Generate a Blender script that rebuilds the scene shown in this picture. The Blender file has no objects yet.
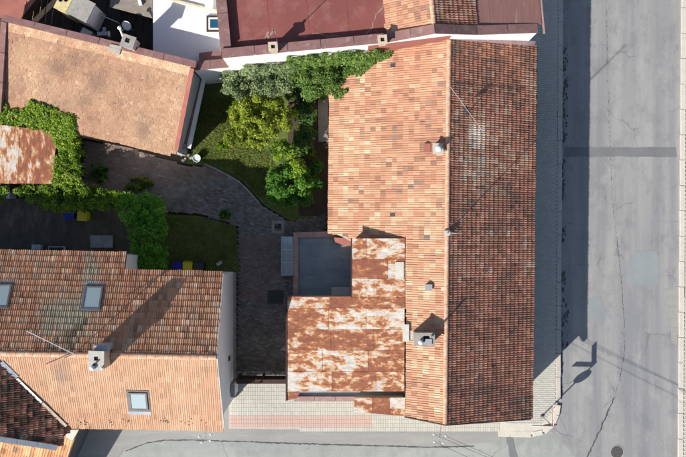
import bpy, math, random
import numpy as np
from mathutils import Vector, Matrix, noise as mnoise

random.seed(7)
rng = np.random.default_rng(7)
S = bpy.context.scene
COL = S.collection

# ------------------------------------------------------------------ camera
CAM_H = 50.0            # drone height over the road, metres
PPM = 20.0              # photo pixels per metre on the ground
cam_d = bpy.data.cameras.new('camera')
cam_d.sensor_width = 36.0
cam_d.lens = 36.0 * CAM_H / (686.0 / PPM)
cam_d.clip_end = 1000.0
cam = bpy.data.objects.new('camera', cam_d)
COL.objects.link(cam)
cam.location = (0, 0, CAM_H)
S.camera = cam

# ------------------------------------------------------------------ sky, sun, exposure
SUN_EL = math.radians(36.5)
SH = Vector((0.715, 0.699, 0)).normalized()       # where shadows fall
w = bpy.data.worlds.new('World')
S.world = w
w.use_nodes = True
nt = w.node_tree
bg = nt.nodes['Background']
sky = nt.nodes.new('ShaderNodeTexSky')
sky.sky_type = 'NISHITA'
sky.sun_disc = False
sky.sun_elevation = SUN_EL
to_sun = Vector((-SH.x * math.cos(SUN_EL), -SH.y * math.cos(SUN_EL), math.sin(SUN_EL)))
sky.sun_rotation = math.atan2(to_sun.x, to_sun.y)
nt.links.new(sky.outputs[0], bg.inputs[0])
bg.inputs[1].default_value = 0.08
sd = bpy.data.lights.new('sun', 'SUN')
sd.energy = 4.3
sd.angle = math.radians(0.53)
sd.color = (1.0, 0.95, 0.87)
sun = bpy.data.objects.new('sun', sd)
COL.objects.link(sun)
sun.location = to_sun * 80
sun.rotation_euler = to_sun.to_track_quat('Z', 'Y').to_euler()
S.view_settings.view_transform = 'Standard'
S.view_settings.look = 'None'
S.view_settings.gamma = 1.0
S.view_settings.use_curve_mapping = False
S.view_settings.exposure = 0.6

# ------------------------------------------------------------------ helpers
def P(px, py, z=0.0):
    """photo pixel + known height -> world point"""
    k = (CAM_H - z) / CAM_H / PPM
    return Vector(((px - 343.0) * k, -(py - 228.5) * k, z))

class Plane:
    """sloping plane: horizontal ridge point, downhill direction, slope"""
    def __init__(self, o, d, tan):
        self.o = Vector(o); self.d = Vector((d[0], d[1], 0)).normalized(); self.t = tan
        self.u = Vector((-self.d.y, self.d.x, 0))
        c = 1 / math.sqrt(1 + tan * tan)
        self.n = Vector((self.d.x * tan * c, self.d.y * tan * c, c))
        self.c = c
    def z(self, x, y):
        return self.o.z - self.t * ((x - self.o.x) * self.d.x + (y - self.o.y) * self.d.y)
    def px(self, a, b):
        """pixel ray hits this plane"""
        r = P(a, b, 0) - Vector((0, 0, CAM_H))
        C = Vector((0, 0, CAM_H))
        k = (self.o - C).dot(self.n) / r.dot(self.n)
        return C + r * k
    def at(self, x, y, lift=0.0):
        return Vector((x, y, self.z(x, y))) + self.n * lift

def flat(z):
    return Plane((0, 0, z), (1, 0), 0.0)

WM = {}
def reg(o, parent=None):
    COL.objects.link(o)
    m = Matrix.LocRotScale(o.location, o.rotation_euler, o.scale)
    WM[o] = m
    if parent is not None:
        o.parent = parent
        o.matrix_parent_inverse = WM[parent].inverted()
    return o

def tag(o, label=None, cat=None, group=None, kind=None):
    if label: o['label'] = label
    if cat: o['category'] = cat
    if group: o['group'] = group
    if kind: o['kind'] = kind
    return o

def thing(name, loc, label, cat, group=None):
    o = bpy.data.objects.new(name, None)
    o.empty_display_size = 0.3
    o.location = loc
    reg(o)
    return tag(o, label, cat, group)

class MB:
    def __init__(self):
        self.v = []; self.f = []; self.c = []
    def add(self, vs, fs, col=None):
        b = len(self.v)
        self.v += [tuple(x) for x in vs]
        self.f += [tuple(i + b for i in f) for f in fs]
        if col is not None:
            self.c += [col] * len(vs)
    def prism(self, bottom, top, col=None):
        n = len(bottom)
        a = sum((bottom[i][0] * bottom[(i + 1) % n][1] - bottom[(i + 1) % n][0] * bottom[i][1]) for i in range(n))
        if a < 0:
            bottom = list(reversed(bottom)); top = list(reversed(top))
        fs = [tuple(range(n - 1, -1, -1)), tuple(range(n, 2 * n))]
        fs += [(i, (i + 1) % n, n + (i + 1) % n, n + i) for i in range(n)]
        self.add(list(bottom) + list(top), fs, col)
        return self
    def slab(self, pts, thick, n=None):
        """pts = top outline, thickness downward"""
        n = n or Vector((0, 0, 1))
        self.prism([Vector(p) - n * thick for p in pts], [Vector(p) for p in pts])
        return self
    def box(self, c, sx, sy, z0, z1, rz=0.0, col=None, taper=1.0):
        ca, sa = math.cos(rz), math.sin(rz)
        def q(x, y, z): return (c[0] + x * ca - y * sa, c[1] + x * sa + y * ca, z)
        hx, hy = sx / 2, sy / 2
        b = [q(-hx, -hy, z0), q(hx, -hy, z0), q(hx, hy, z0), q(-hx, hy, z0)]
        t = [q(-hx * taper, -hy * taper, z1), q(hx * taper, -hy * taper, z1), q(hx * taper, hy * taper, z1), q(-hx * taper, hy * taper, z1)]
        return self.prism(b, t, col)
    def bar(self, a, b, w_, h_, up=Vector((0, 0, 1))):
        a = Vector(a); b = Vector(b)
        d = (b - a).normalized()
        s = d.cross(up)
        if s.length < 1e-4: s = d.cross(Vector((1, 0, 0)))
        s.normalize(); t = s.cross(d).normalized()
        s *= w_ / 2; t *= h_ / 2
        vs = [a - s - t, a + s - t, a + s + t, a - s + t, b - s - t, b + s - t, b + s + t, b - s + t]
        self.add(vs, [(3, 2, 1, 0), (4, 5, 6, 7), (0, 1, 5, 4), (1, 2, 6, 5), (2, 3, 7, 6), (3, 0, 4, 7)])
        return self
    def tube(self, pts, r, seg=8, r1=None, cap=True):
        pts = [Vector(p) for p in pts]
        n = len(pts); base = len(self.v); vs = []
        for i, p in enumerate(pts):
            d = (pts[min(i + 1, n - 1)] - pts[max(i - 1, 0)]).normalized()
            s = d.cross(Vector((0, 0, 1)))
            if s.length < 1e-3: s = Vector((1, 0, 0))
            s.normalize(); t = d.cross(s)
            rr = r if r1 is None else r + (r1 - r) * i / max(1, n - 1)
            for k in range(seg):
                a = 2 * math.pi * k / seg
                vs.append(p + s * math.cos(a) * rr + t * math.sin(a) * rr)
        fs = []
        for i in range(n - 1):
            for k in range(seg):
                a = i * seg + k; b = i * seg + (k + 1) % seg
                fs.append((a, b, b + seg, a + seg))
        if cap:
            fs.append(tuple(range(seg - 1, -1, -1)))
            fs.append(tuple(range((n - 1) * seg, n * seg)))
        self.add(vs, fs)
        return self
    def lathe(self, c, prof, seg=16, tilt=None):
        c = Vector(c); M = tilt or Matrix.Identity(3); vs = []; fs = []
        for r, z in prof:
            for k in range(seg):
                a = 2 * math.pi * k / seg
                vs.append(c + M @ Vector((r * math.cos(a), r * math.sin(a), z)))
        m = len(prof)
        for i in range(m - 1):
            for k in range(seg):
                a = i * seg + k; b = i * seg + (k + 1) % seg
                fs.append((a, b, b + seg, a + seg))
        fs.append(tuple(range(seg - 1, -1, -1)))
        fs.append(tuple(range((m - 1) * seg, m * seg)))
        self.add(vs, fs)
        return self
    def mesh(self, name, material, off=Vector((0, 0, 0)), smooth=False):
        me = bpy.data.meshes.new(name)
        me.from_pydata([(a - off.x, b - off.y, c - off.z) for a, b, c in self.v], [], self.f)
        if self.c:
            at = me.color_attributes.new('tc', 'FLOAT_COLOR', 'POINT')
            at.data.foreach_set('color', np.array(self.c, dtype=np.float32).ravel())
        if material: me.materials.append(material)
        if smooth:
            me.polygons.foreach_set('use_smooth', [True] * len(me.polygons))
        me.update()
        return me
    def build(self, name, material, parent=None, label=None, cat=None, group=None, kind=None, smooth=False):
        if parent is None:
            a = np.array(self.v)
            off = Vector(((a[:, 0].min() + a[:, 0].max()) / 2, (a[:, 1].min() + a[:, 1].max()) / 2, a[:, 2].min()))
        else:
            off = Vector((0, 0, 0))
        o = bpy.data.objects.new(name, self.mesh(name, material, off, smooth))
        o.location = off
        reg(o, parent)
        return tag(o, label, cat, group, kind)

def inst(name, mesh, loc, rz=0.0, parent=None, rot=None, scale=None):
    o = bpy.data.objects.new(name, mesh)
    o.location = loc
    o.rotation_euler = rot if rot is not None else (0, 0, rz)
    if scale: o.scale = scale
    return reg(o, parent)

def inside(pt, poly):
    x, y = pt[0], pt[1]; r = False; j = len(poly) - 1
    for i in range(len(poly)):
        xi, yi = poly[i][0], poly[i][1]; xj, yj = poly[j][0], poly[j][1]
        if (yi > y) != (yj > y) and x < (xj - xi) * (y - yi) / (yj - yi) + xi: r = not r
        j = i
    return r

def fbm(x, y, s=1.0, o=3, seed=0.0):
    v = 0; a = 1; t = 0
    for i in range(o):
        v += a * mnoise.noise(Vector((x * s + seed, y * s - seed, seed * 1.7))); t += a
        a *= .5; s *= 2.1
    return v / t

# ------------------------------------------------------------------ materials
def newmat(name):
    m = bpy.data.materials.new(name); m.use_nodes = True
    return m, m.node_tree, m.node_tree.nodes, m.node_tree.links, m.node_tree.nodes['Principled BSDF']

def N(nd, typ, **kw):
    n = nd.new(typ)
    for k, v in kw.items():
        if k.startswith('i_'): n.inputs[k[2:]].default_value = v
        else: setattr(n, k, v)
    return n

def noise_fac(nd, lk, vec, scale, detail=5, rough=.6, lo=.3, hi=.7, out=(0, 1), scl=None):
    if scl:
        mp = N(nd, 'ShaderNodeMapping'); mp.inputs['Scale'].default_value = scl
        lk.new(vec, mp.inputs[0]); vec = mp.outputs[0]
    t = N(nd, 'ShaderNodeTexNoise'); t.inputs['Scale'].default_value = scale
    t.inputs['Detail'].default_value = detail; t.inputs['Roughness'].default_value = rough
    lk.new(vec, t.inputs['Vector'])
    r = N(nd, 'ShaderNodeMapRange'); r.inputs[1].default_value = lo; r.inputs[2].default_value = hi
    r.inputs[3].default_value = out[0]; r.inputs[4].default_value = out[1]
    lk.new(t.outputs[0], r.inputs[0])
    return r.outputs[0]

def mixc(nd, lk, fac, a, b, mode='MIX'):
    m = N(nd, 'ShaderNodeMix', data_type='RGBA', blend_type=mode)
    for s, v in ((0, fac), (6, a), (7, b)):
        if hasattr(v, 'links'): lk.new(v, m.inputs[s])
        elif s == 0: m.inputs[0].default_value = v
        else: m.inputs[s].default_value = (*v[:3], 1)
    return m.outputs[2]

def bump(nd, lk, bsdf, h, strength=.3, dist=.02):
    b = N(nd, 'ShaderNodeBump'); b.inputs['Strength'].default_value = strength; b.inputs['Distance'].default_value = dist
    lk.new(h, b.inputs['Height']); lk.new(b.outputs[0], bsdf.inputs['Normal'])

def surf(name, col, col2=None, scale=1.2, fine=22, fine_amt=.25, rough=.85, spots=None, spot_scale=3.0, spot_lo=.58, spot_hi=.68, stretch=None, metallic=0.0, bmp=.25, spec=.3, amt=1.0):
    """generic weathered surface: two tones by large noise, fine grain, optional stains"""
    m, t, nd, lk, b = newmat(name)
    pos = N(nd, 'ShaderNodeNewGeometry').outputs['Position']
    col2 = col2 or tuple(c * .72 for c in col)
    f = noise_fac(nd, lk, pos, scale, 6, .62, .32, .68, (0, amt), stretch)
    c = mixc(nd, lk, f, col, col2)
    g = noise_fac(nd, lk, pos, fine, 4, .7, .25, .75, (1 - fine_amt, 1 + fine_amt))
    cc = N(nd, 'ShaderNodeCombineColor'); [lk.new(g, cc.inputs[i]) for i in range(3)]
    c = mixc(nd, lk, 1.0, c, cc.outputs[0], 'MULTIPLY')
    if spots:
        s = noise_fac(nd, lk, pos, spot_scale, 7, .65, spot_lo, spot_hi, (0, 1), stretch)
        c = mixc(nd, lk, s, c, spots)
    lk.new(c, b.inputs['Base Color'])
    b.inputs['Roughness'].default_value = rough; b.inputs['Metallic'].default_value = metallic
    b.inputs['Specular IOR Level'].default_value = spec
    if bmp: bump(nd, lk, b, g, bmp, .015)
    return m

def attr_mat(name, ramp, lichen=None, lichen_scale=6, lo=.55, hi=.7, lichen_amt=.8, fine_amt=.22, rough=.9, dark=None, spec=.15, fine=30, bmp=.3):
    """per-piece tone from attribute tc.r (ramp), tc.g brightness, tc.b stain amount"""
    m, t, nd, lk, b = newmat(name)
    pos = N(nd, 'ShaderNodeNewGeometry').outputs['Position']
    at = N(nd, 'ShaderNodeAttribute', attribute_name='tc')
    sp = N(nd, 'ShaderNodeSeparateColor'); lk.new(at.outputs['Color'], sp.inputs[0])
    cr = N(nd, 'ShaderNodeValToRGB'); el = cr.color_ramp.elements
    while len(el) < len(ramp): el.new(.5)
    for e, (p, c) in zip(el, ramp): e.position = p; e.color = (*c, 1)
    lk.new(sp.outputs[0], cr.inputs[0])
    g = noise_fac(nd, lk, pos, fine, 4, .7, .25, .75, (1 - fine_amt, 1 + fine_amt))
    mu = N(nd, 'ShaderNodeMath', operation='MULTIPLY'); lk.new(g, mu.inputs[0]); lk.new(sp.outputs[1], mu.inputs[1])
    cc = N(nd, 'ShaderNodeCombineColor'); [lk.new(mu.outputs[0], cc.inputs[i]) for i in range(3)]
    c = mixc(nd, lk, 1.0, cr.outputs[0], cc.outputs[0], 'MULTIPLY')
    if lichen:
        s = noise_fac(nd, lk, pos, lichen_scale, 6, .7, lo, hi, (0, lichen_amt))
        c = mixc(nd, lk, s, c, lichen)
    if dark:
        c = mixc(nd, lk, sp.outputs[2], c, dark)
    lk.new(c, b.inputs['Base Color'])
    b.inputs['Roughness'].default_value = rough; b.inputs['Specular IOR Level'].default_value = spec
    bump(nd, lk, b, g, bmp, .01)
    return m

def leaf_mat(name, ramp, trans=.35):
    m, t, nd, lk, b = newmat(name)
    at = N(nd, 'ShaderNodeAttribute', attribute_name='tc')
    sp = N(nd, 'ShaderNodeSeparateColor'); lk.new(at.outputs['Color'], sp.inputs[0])
    cr = N(nd, 'ShaderNodeValToRGB'); el = cr.color_ramp.elements
    while len(el) < len(ramp): el.new(.5)
    for e, (p, c) in zip(el, ramp): e.position = p; e.color = (*c, 1)
    lk.new(sp.outputs[0], cr.inputs[0])
    lk.new(cr.outputs[0], b.inputs['Base Color'])
    b.inputs['Roughness'].default_value = .55; b.inputs['Specular IOR Level'].default_value = .3
    tr = N(nd, 'ShaderNodeBsdfTranslucent'); lk.new(cr.outputs[0], tr.inputs[0])
    mx = N(nd, 'ShaderNodeMixShader'); mx.inputs[0].default_value = trans
    lk.new(b.outputs[0], mx.inputs[1]); lk.new(tr.outputs[0], mx.inputs[2])
    lk.new(mx.outputs[0], nd['Material Output'].inputs[0])
    return m

def glass_mat(name, col, rough=.05):
    m, t, nd, lk, b = newmat(name)
    b.inputs['Base Color'].default_value = (*col, 1); b.inputs['Roughness'].default_value = rough
    b.inputs['Specular IOR Level'].default_value = .9; b.inputs['Coat Weight'].default_value = .6
    b.inputs['Coat Roughness'].default_value = .04
    return m

def rust_mat(name, cover, stretch=(1, 1, 1), scale=1.5, paint=(.50, .47, .435)):
    """worn pale paint over rusted sheet; every sheet wears differently"""
    m, t, nd, lk, b = newmat(name)
    pos = N(nd, 'ShaderNodeNewGeometry').outputs['Position']
    oi = N(nd, 'ShaderNodeObjectInfo')
    sc = N(nd, 'ShaderNodeMapping'); sc.inputs['Scale'].default_value = stretch
    lk.new(pos, sc.inputs[0])
    av = N(nd, 'ShaderNodeVectorMath', operation='ADD'); lk.new(sc.outputs[0], av.inputs[0])
    mlt = N(nd, 'ShaderNodeMath', operation='MULTIPLY'); mlt.inputs[1].default_value = 0.0
    lk.new(oi.outputs['Random'], mlt.inputs[0]); lk.new(mlt.outputs[0], av.inputs[1])
    v = av.outputs[0]
    tx = N(nd, 'ShaderNodeTexNoise'); tx.inputs['Scale'].default_value = scale; tx.inputs['Detail'].default_value = 12
    tx.inputs['Roughness'].default_value = .72; tx.inputs['Distortion'].default_value = .15
    lk.new(v, tx.inputs['Vector'])
    # share of bare metal differs from sheet to sheet
    sh = N(nd, 'ShaderNodeMath', operation='MULTIPLY_ADD'); sh.inputs[1].default_value = .15; sh.inputs[2].default_value = cover - .075
    lk.new(oi.outputs['Random'], sh.inputs[0])
    sb = N(nd, 'ShaderNodeMath', operation='SUBTRACT'); lk.new(tx.outputs[0], sb.inputs[0]); lk.new(sh.outputs[0], sb.inputs[1])
    cr = N(nd, 'ShaderNodeValToRGB'); el = cr.color_ramp.elements
    stops = [(.0, (.17, .062, .042)), (.30, (.215, .078, .046)), (.42, (.29, .11, .055)), (.465, (.46, .225, .085)), (.51, (.47, .33, .215)), (.575, paint), (1.0, paint)]
    while len(el) < len(stops): el.new(.5)
    for e, (p, c) in zip(el, stops): e.position = p; e.color = (*c, 1)
    mr = N(nd, 'ShaderNodeMapRange'); mr.inputs[1].default_value = -.30; mr.inputs[2].default_value = .30
    lk.new(sb.outputs[0], mr.inputs[0]); lk.new(mr.outputs[0], cr.inputs[0])
    c = cr.outputs[0]
    f1 = noise_fac(nd, lk, v, 5, 6, .75, .3, .7, (.72, 1.25))
    cc = N(nd, 'ShaderNodeCombineColor'); [lk.new(f1, cc.inputs[k]) for k in range(3)]
    c = mixc(nd, lk, 1.0, c, cc.outputs[0], 'MULTIPLY')
    st = noise_fac(nd, lk, pos, 2.2, 6, .7, .5, .72, (0, .5), (.5, 5, 1))
    c = mixc(nd, lk, st, c, (.25, .10, .06))
    lk.new(c, b.inputs['Base Color']); b.inputs['Roughness'].default_value = .75
    b.inputs['Specular IOR Level'].default_value = .25
    bump(nd, lk, b, mr.outputs[0], .35, .01)
    return m

M = {}
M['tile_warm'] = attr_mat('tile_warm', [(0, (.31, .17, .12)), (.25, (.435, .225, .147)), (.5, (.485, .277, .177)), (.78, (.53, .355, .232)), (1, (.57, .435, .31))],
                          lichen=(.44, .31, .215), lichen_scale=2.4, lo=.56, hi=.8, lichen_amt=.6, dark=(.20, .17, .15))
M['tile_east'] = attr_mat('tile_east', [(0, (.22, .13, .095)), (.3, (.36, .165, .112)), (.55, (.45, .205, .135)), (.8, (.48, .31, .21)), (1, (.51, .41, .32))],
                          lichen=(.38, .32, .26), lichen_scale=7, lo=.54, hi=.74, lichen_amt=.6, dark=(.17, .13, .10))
M['tile_left_n'] = attr_mat('tile_left_n', [(0, (.34, .165, .10)), (.4, (.48, .24, .14)), (.75, (.54, .31, .19)), (1, (.58, .40, .28))],
                            lichen=(.48, .36, .25), lichen_scale=7, lo=.56, hi=.75, lichen_amt=.6, dark=(.36, .34, .25))
M['tile_left_s'] = attr_mat('tile_left_s', [(0, (.38, .215, .14)), (.4, (.46, .275, .175)), (.75, (.50, .325, .215)), (1, (.53, .385, .275))],
                            lichen=(.47, .34, .24), lichen_scale=3, lo=.56, hi=.8, lichen_amt=.6, dark=(.20, .16, .14))
M['tile_mottled'] = attr_mat('tile_mottled', [(0, (.26, .145, .105)), (.35, (.36, .205, .135)), (.7, (.45, .28, .18)), (1, (.53, .375, .25))],
                             lichen=(.38, .27, .155), lichen_scale=2.6, lo=.45, hi=.72, lichen_amt=.6, fine_amt=.38, fine=14, dark=(.20, .125, .095))
M['tile_mossy'] = attr_mat('tile_mossy', [(0, (.15, .10, .08)), (.4, (.32, .15, .105)), (.75, (.45, .21, .145)), (1, (.48, .33, .24))],
                           lichen=(.10, .08, .06), lichen_scale=2.2, lo=.46, hi=.6, lichen_amt=.9, dark=(.05, .05, .035))
M['tile_plain'] = attr_mat('tile_plain', [(0, (.40, .20, .11)), (.5, (.60, .33, .17)), (1, (.72, .46, .26))],
                           lichen=(.42, .34, .24), lichen_scale=6, lo=.56, hi=.72, lichen_amt=.7, dark=(.2, .16, .14))
M['deck'] = surf('deck', (.055, .038, .03), (.03, .022, .018))
M['ridge_warm'] = surf('ridge_warm', (.62, .37, .24), (.50, .27, .17), scale=4, spots=(.62, .50, .38), spot_scale=5, spot_lo=.5, spot_hi=.65)
M['mortar'] = surf('mortar', (.58, .48, .38), (.45, .36, .28), scale=5)
M['white_wall'] = surf('white_wall', (.84, .84, .83), (.76, .76, .76), scale=.8, fine_amt=.06, spots=(.55, .54, .51), spot_scale=.7, spot_lo=.62, spot_hi=.85)
M['grey_wall'] = surf('grey_wall', (.50, .51, .51), (.40, .41, .41), scale=1.2, fine_amt=.1)
M['plaster'] = surf('plaster', (.46, .40, .32), (.36, .31, .25), scale=1.0, fine_amt=.12)
M['shade_dark_wall'] = surf('shade_dark_wall', (.085, .09, .10), (.06, .065, .07), scale=2, stretch=(1, 1, 6))  # near-black stands in for the shade on the outbuilding wall
M['dark_wall'] = surf('dark_wall', (.10, .075, .06), (.06, .045, .04), scale=2)
M['red_roof'] = surf('red_roof', (.25, .078, .066), (.185, .062, .055), scale=.45, fine=14, fine_amt=.14, spots=(.30, .145, .125), spot_scale=1.3, spot_lo=.50, spot_hi=.80, rough=.7)
M['red_trim'] = surf('red_trim', (.38, .145, .115), (.29, .105, .085), scale=2, fine_amt=.15)
M['coping'] = surf('coping', (.255, .14, .13), (.18, .10, .095), scale=2.4, fine_amt=.2, spots=(.33, .24, .22), spot_scale=3, spot_lo=.56, spot_hi=.75)
M['coping_light'] = surf('coping_light', (.40, .27, .25), (.28, .17, .16), scale=3, fine_amt=.2)
M['brown_metal'] = surf('brown_metal', (.30, .155, .13), (.235, .12, .105), scale=1.0, fine_amt=.08, rough=.55, stretch=(5, .4, 1), spots=(.36, .23, .21), spot_scale=1.5)
M['pink_flash'] = surf('pink_flash', (.50, .34, .33), (.38, .24, .235), scale=4, spots=(.16, .10, .09), spot_scale=6, spot_lo=.63, spot_hi=.7)
M['zinc'] = surf('zinc', (.42, .45, .49), (.32, .35, .39), scale=3, rough=.45, metallic=.3, fine_amt=.12)
M['white_roof'] = surf('white_roof', (.74, .75, .76), (.68, .69, .70), scale=.5, fine_amt=.05, spots=(.60, .61, .62), spot_scale=.6, spot_lo=.6, spot_hi=.85)
M['cream'] = surf('cream', (.62, .58, .38), (.50, .46, .30), scale=3)
M['tar'] = surf('tar', (.075, .055, .045), (.042, .033, .028), scale=1.5, stretch=(4, .6, 1), spots=(.06, .045, .035), spot_scale=2)
M['concrete'] = surf('concrete', (.36, .34, .31), (.27, .25, .23), scale=3, spots=(.20, .19, .17), spot_scale=4)
M['concrete_pale'] = surf('concrete_pale', (.52, .49, .44), (.42, .40, .36), scale=3)
M['yellow_plaster'] = surf('yellow_plaster', (.62, .52, .27), (.50, .42, .22), scale=4)
M['grey_roof'] = surf('grey_roof', (.26, .225, .195), (.19, .165, .145), scale=2, stretch=(1, 3, 1))
M['sky_tint_roof'] = surf('sky_tint_roof', (.21, .27, .31), (.13, .175, .21), scale=1.3, stretch=(.6, 1.6, 1), fine_amt=.15, spots=(.28, .34, .38), spot_scale=1.2, spot_lo=.55, spot_hi=.75)  # blue of sky-lit shade put into the felt colour
M['rust'] = rust_mat('rust', .54, (.7, 1.45, 1), 2.2)
M['rust_shed'] = rust_mat('rust_shed', .515, (1.6, .6, 1), 2.6)
M['rust_plain'] = surf('rust_plain', (.30, .10, .06), (.2, .07, .045), scale=3)
M['white_paint'] = surf('white_paint', (.74, .74, .72), (.66, .66, .64), scale=3, fine_amt=.08)
M['dark_metal'] = surf('dark_metal', (.07, .07, .075), (.045, .045, .05), rough=.5)
M['frame_grey'] = surf('frame_grey', (.19, .17, .16), (.13, .115, .11), rough=.5)
M['alu'] = surf('alu', (.55, .55, .56), (.45, .45, .46), rough=.4, metallic=.5, fine_amt=.05)
M['soot'] = surf('soot', (.02, .019, .018), (.012, .012, .012))
M['glass_sky'] = glass_mat('glass_sky', (.33, .41, .43))
M['glass_blue'] = glass_mat('glass_blue', (.015, .07, .13))
M['glass_pale'] = glass_mat('glass_pale', (.22, .30, .33), .15)
M['wood_dark'] = surf('wood_dark', (.075, .04, .032), (.045, .027, .022), scale=4, stretch=(1, 6, 1))
M['timber'] = surf('timber', (.30, .22, .15), (.2, .15, .1), scale=4)
M['earth'] = surf('earth', (.085, .06, .042), (.05, .038, .028), scale=1.5, fine_amt=.4, spots=(.05, .06, .02), spot_scale=2)
M['soil_yard'] = surf('soil_yard', (.13, .11, .085), (.07, .062, .05), scale=1.4, stretch=(2, .7, 1), fine_amt=.4, spots=(.20, .175, .145), spot_scale=1.1, spot_lo=.55, spot_hi=.7)
M['lawn'] = surf('lawn', (.12, .16, .035), (.075, .10, .028), scale=1.6, fine=18, fine_amt=.45, spots=(.13, .12, .05), spot_scale=1.3, spot_lo=.58, spot_hi=.75)
def road_mat(name, base, lane, blot, pale):
    m, t, nd, lk, b = newmat(name)
    pos = N(nd, 'ShaderNodeNewGeometry').outputs['Position']
    c = mixc(nd, lk, noise_fac(nd, lk, pos, .9, 4, .6, .35, .65, (0, 1), lane), base, blot)
    c = mixc(nd, lk, noise_fac(nd, lk, pos, 1.3, 8, .72, .50, .74, (0, .85), (1, .6, 1)), c, tuple(k * .78 for k in blot))
    c = mixc(nd, lk, noise_fac(nd, lk, pos, .8, 8, .75, .54, .74, (0, .8), (1.2, .7, 1)), c, pale)
    c = mixc(nd, lk, noise_fac(nd, lk, pos, 3.1, 8, .8, .66, .72, (0, .5), (1.5, .5, 1)), c, tuple(k * .55 for k in blot))
    g = noise_fac(nd, lk, pos, 26, 5, .85, .25, .75, (.80, 1.20))
    cc = N(nd, 'ShaderNodeCombineColor'); [lk.new(g, cc.inputs[k]) for k in range(3)]
    c = mixc(nd, lk, 1.0, c, cc.outputs[0], 'MULTIPLY')
    # hairline cracks
    nz = N(nd, 'ShaderNodeTexNoise'); nz.inputs['Scale'].default_value = 1.4; nz.inputs['Detail'].default_value = 6; lk.new(pos, nz.inputs['Vector'])
    mp = N(nd, 'ShaderNodeMix', data_type='VECTOR'); mp.inputs[0].default_value = .35
    lk.new(pos, mp.inputs[4]); lk.new(nz.outputs['Color'], mp.inputs[5])
    vo = N(nd, 'ShaderNodeTexVoronoi', feature='DISTANCE_TO_EDGE'); vo.inputs['Scale'].default_value = .55; lk.new(mp.outputs[1], vo.inputs['Vector'])
    cl = N(nd, 'ShaderNodeMapRange'); cl.inputs[1].default_value = .002; cl.inputs[2].default_value = .012; cl.inputs[3].default_value = 1; cl.inputs[4].default_value = 0
    lk.new(vo.outputs['Distance'], cl.inputs[0])
    mk = noise_fac(nd, lk, pos, .5, 4, .6, .5, .62, (0, .45))
    ml = N(nd, 'ShaderNodeMath', operation='MULTIPLY'); lk.new(cl.outputs[0], ml.inputs[0]); lk.new(mk, ml.inputs[1])
    c = mixc(nd, lk, ml.outputs[0], c, (.09, .09, .095))
    lk.new(c, b.inputs['Base Color']); b.inputs['Roughness'].default_value = .9; b.inputs['Specular IOR Level'].default_value = .25
    bump(nd, lk, b, g, .4, .012)
    return m
M['road'] = road_mat('road', (.315, .31, .30), (1.6, .08, 1), (.225, .228, .24), (.365, .355, .34))
M['road_south'] = road_mat('road_south', (.33, .345, .325), (.1, 1.2, 1), (.27, .29, .275), (.38, .385, .365))
M['road_patch'] = surf('road_patch', (.185, .19, .195), (.15, .155, .16), scale=1, fine_amt=.18)
M['road_patch_teal'] = surf('road_patch_teal', (.225, .25, .26), (.26, .28, .285), scale=.8, fine_amt=.12)
M['gutter'] = surf('gutter', (.315, .31, .298), (.255, .255, .248), scale=.9, stretch=(.4, 2.5, 1), fine_amt=.15, spots=(.36, .34, .31), spot_scale=1.1, spot_lo=.58, spot_hi=.72)
M['bitumen'] = surf('bitumen', (.10, .10, .105), (.065, .065, .07))
M['kerb'] = surf('kerb', (.52, .47, .41), (.44, .41, .37), scale=2.5, fine_amt=.15, spots=(.38, .35, .32), spot_scale=3)
M['kerb_pale'] = surf('kerb_pale', (.58, .545, .47), (.50, .465, .40), scale=2.5, fine_amt=.12)
M['mortar_grey'] = surf('mortar_grey', (.46, .44, .39), (.40, .38, .335))
M['paver_pale'] = attr_mat('paver_pale', [(0, (.46, .447, .40)), (.6, (.485, .47, .42)), (1, (.51, .495, .445))], lichen=(.44, .43, .36), lichen_scale=.9, lo=.5, hi=.75, lichen_amt=.5, fine_amt=.1, dark=(.52, .35, .30))
M['paver_yard'] = attr_mat('paver_yard', [(0, (.15, .135, .13)), (.5, (.225, .205, .195)), (1, (.31, .28, .26))], lichen=(.12, .11, .08), lichen_scale=1.3, lo=.45, hi=.7, lichen_amt=.8, fine_amt=.25, dark=(.27, .16, .125))
M['bin_blue'] = surf('bin_blue', (.025, .03, .34), (.02, .025, .27), fine_amt=.05, rough=.5)
M['bin_yellow'] = surf('bin_yellow', (.70, .56, .02), (.62, .48, .02), fine_amt=.05, rough=.5)
M['bin_black'] = surf('bin_black', (.045, .055, .05), (.035, .042, .04), fine_amt=.05, rough=.5)
M['sign_red'] = surf('sign_red', (.50, .03, .035), (.42, .03, .03), fine_amt=.04, rough=.4)
M['iron'] = surf('iron', (.11, .105, .10), (.075, .07, .07), scale=6, rough=.6)
M['plastic_white'] = surf('plastic_white', (.62, .66, .68), (.55, .6, .62), fine_amt=.05, rough=.5)
M['bark'] = surf('bark', (.10, .075, .055), (.06, .045, .035), scale=6, stretch=(3, 3, .6))
M['leaf_yellow'] = leaf_mat('leaf_yellow', [(0, (.085, .125, .012)), (.5, (.22, .29, .022)), (1, (.42, .47, .05))])
M['leaf_lime'] = leaf_mat('leaf_lime', [(0, (.08, .16, .012)), (.5, (.20, .32, .02)), (1, (.32, .45, .04))])
M['leaf_green'] = leaf_mat('leaf_green', [(0, (.03, .10, .014)), (.5, (.08, .22, .022)), (1, (.18, .36, .04))])
M['leaf_ivy'] = leaf_mat('leaf_ivy', [(0, (.06, .14, .014)), (.5, (.18, .30, .02)), (.85, (.32, .44, .03)), (1, (.42, .50, .14))])
M['leaf_vine'] = leaf_mat('leaf_vine', [(0, (.05, .11, .03)), (.5, (.13, .235, .045)), (1, (.26, .36, .085))])
M['leaf_sage'] = leaf_mat('leaf_sage', [(0, (.08, .12, .05)), (.5, (.19, .26, .11)), (1, (.36, .43, .22))])
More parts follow.
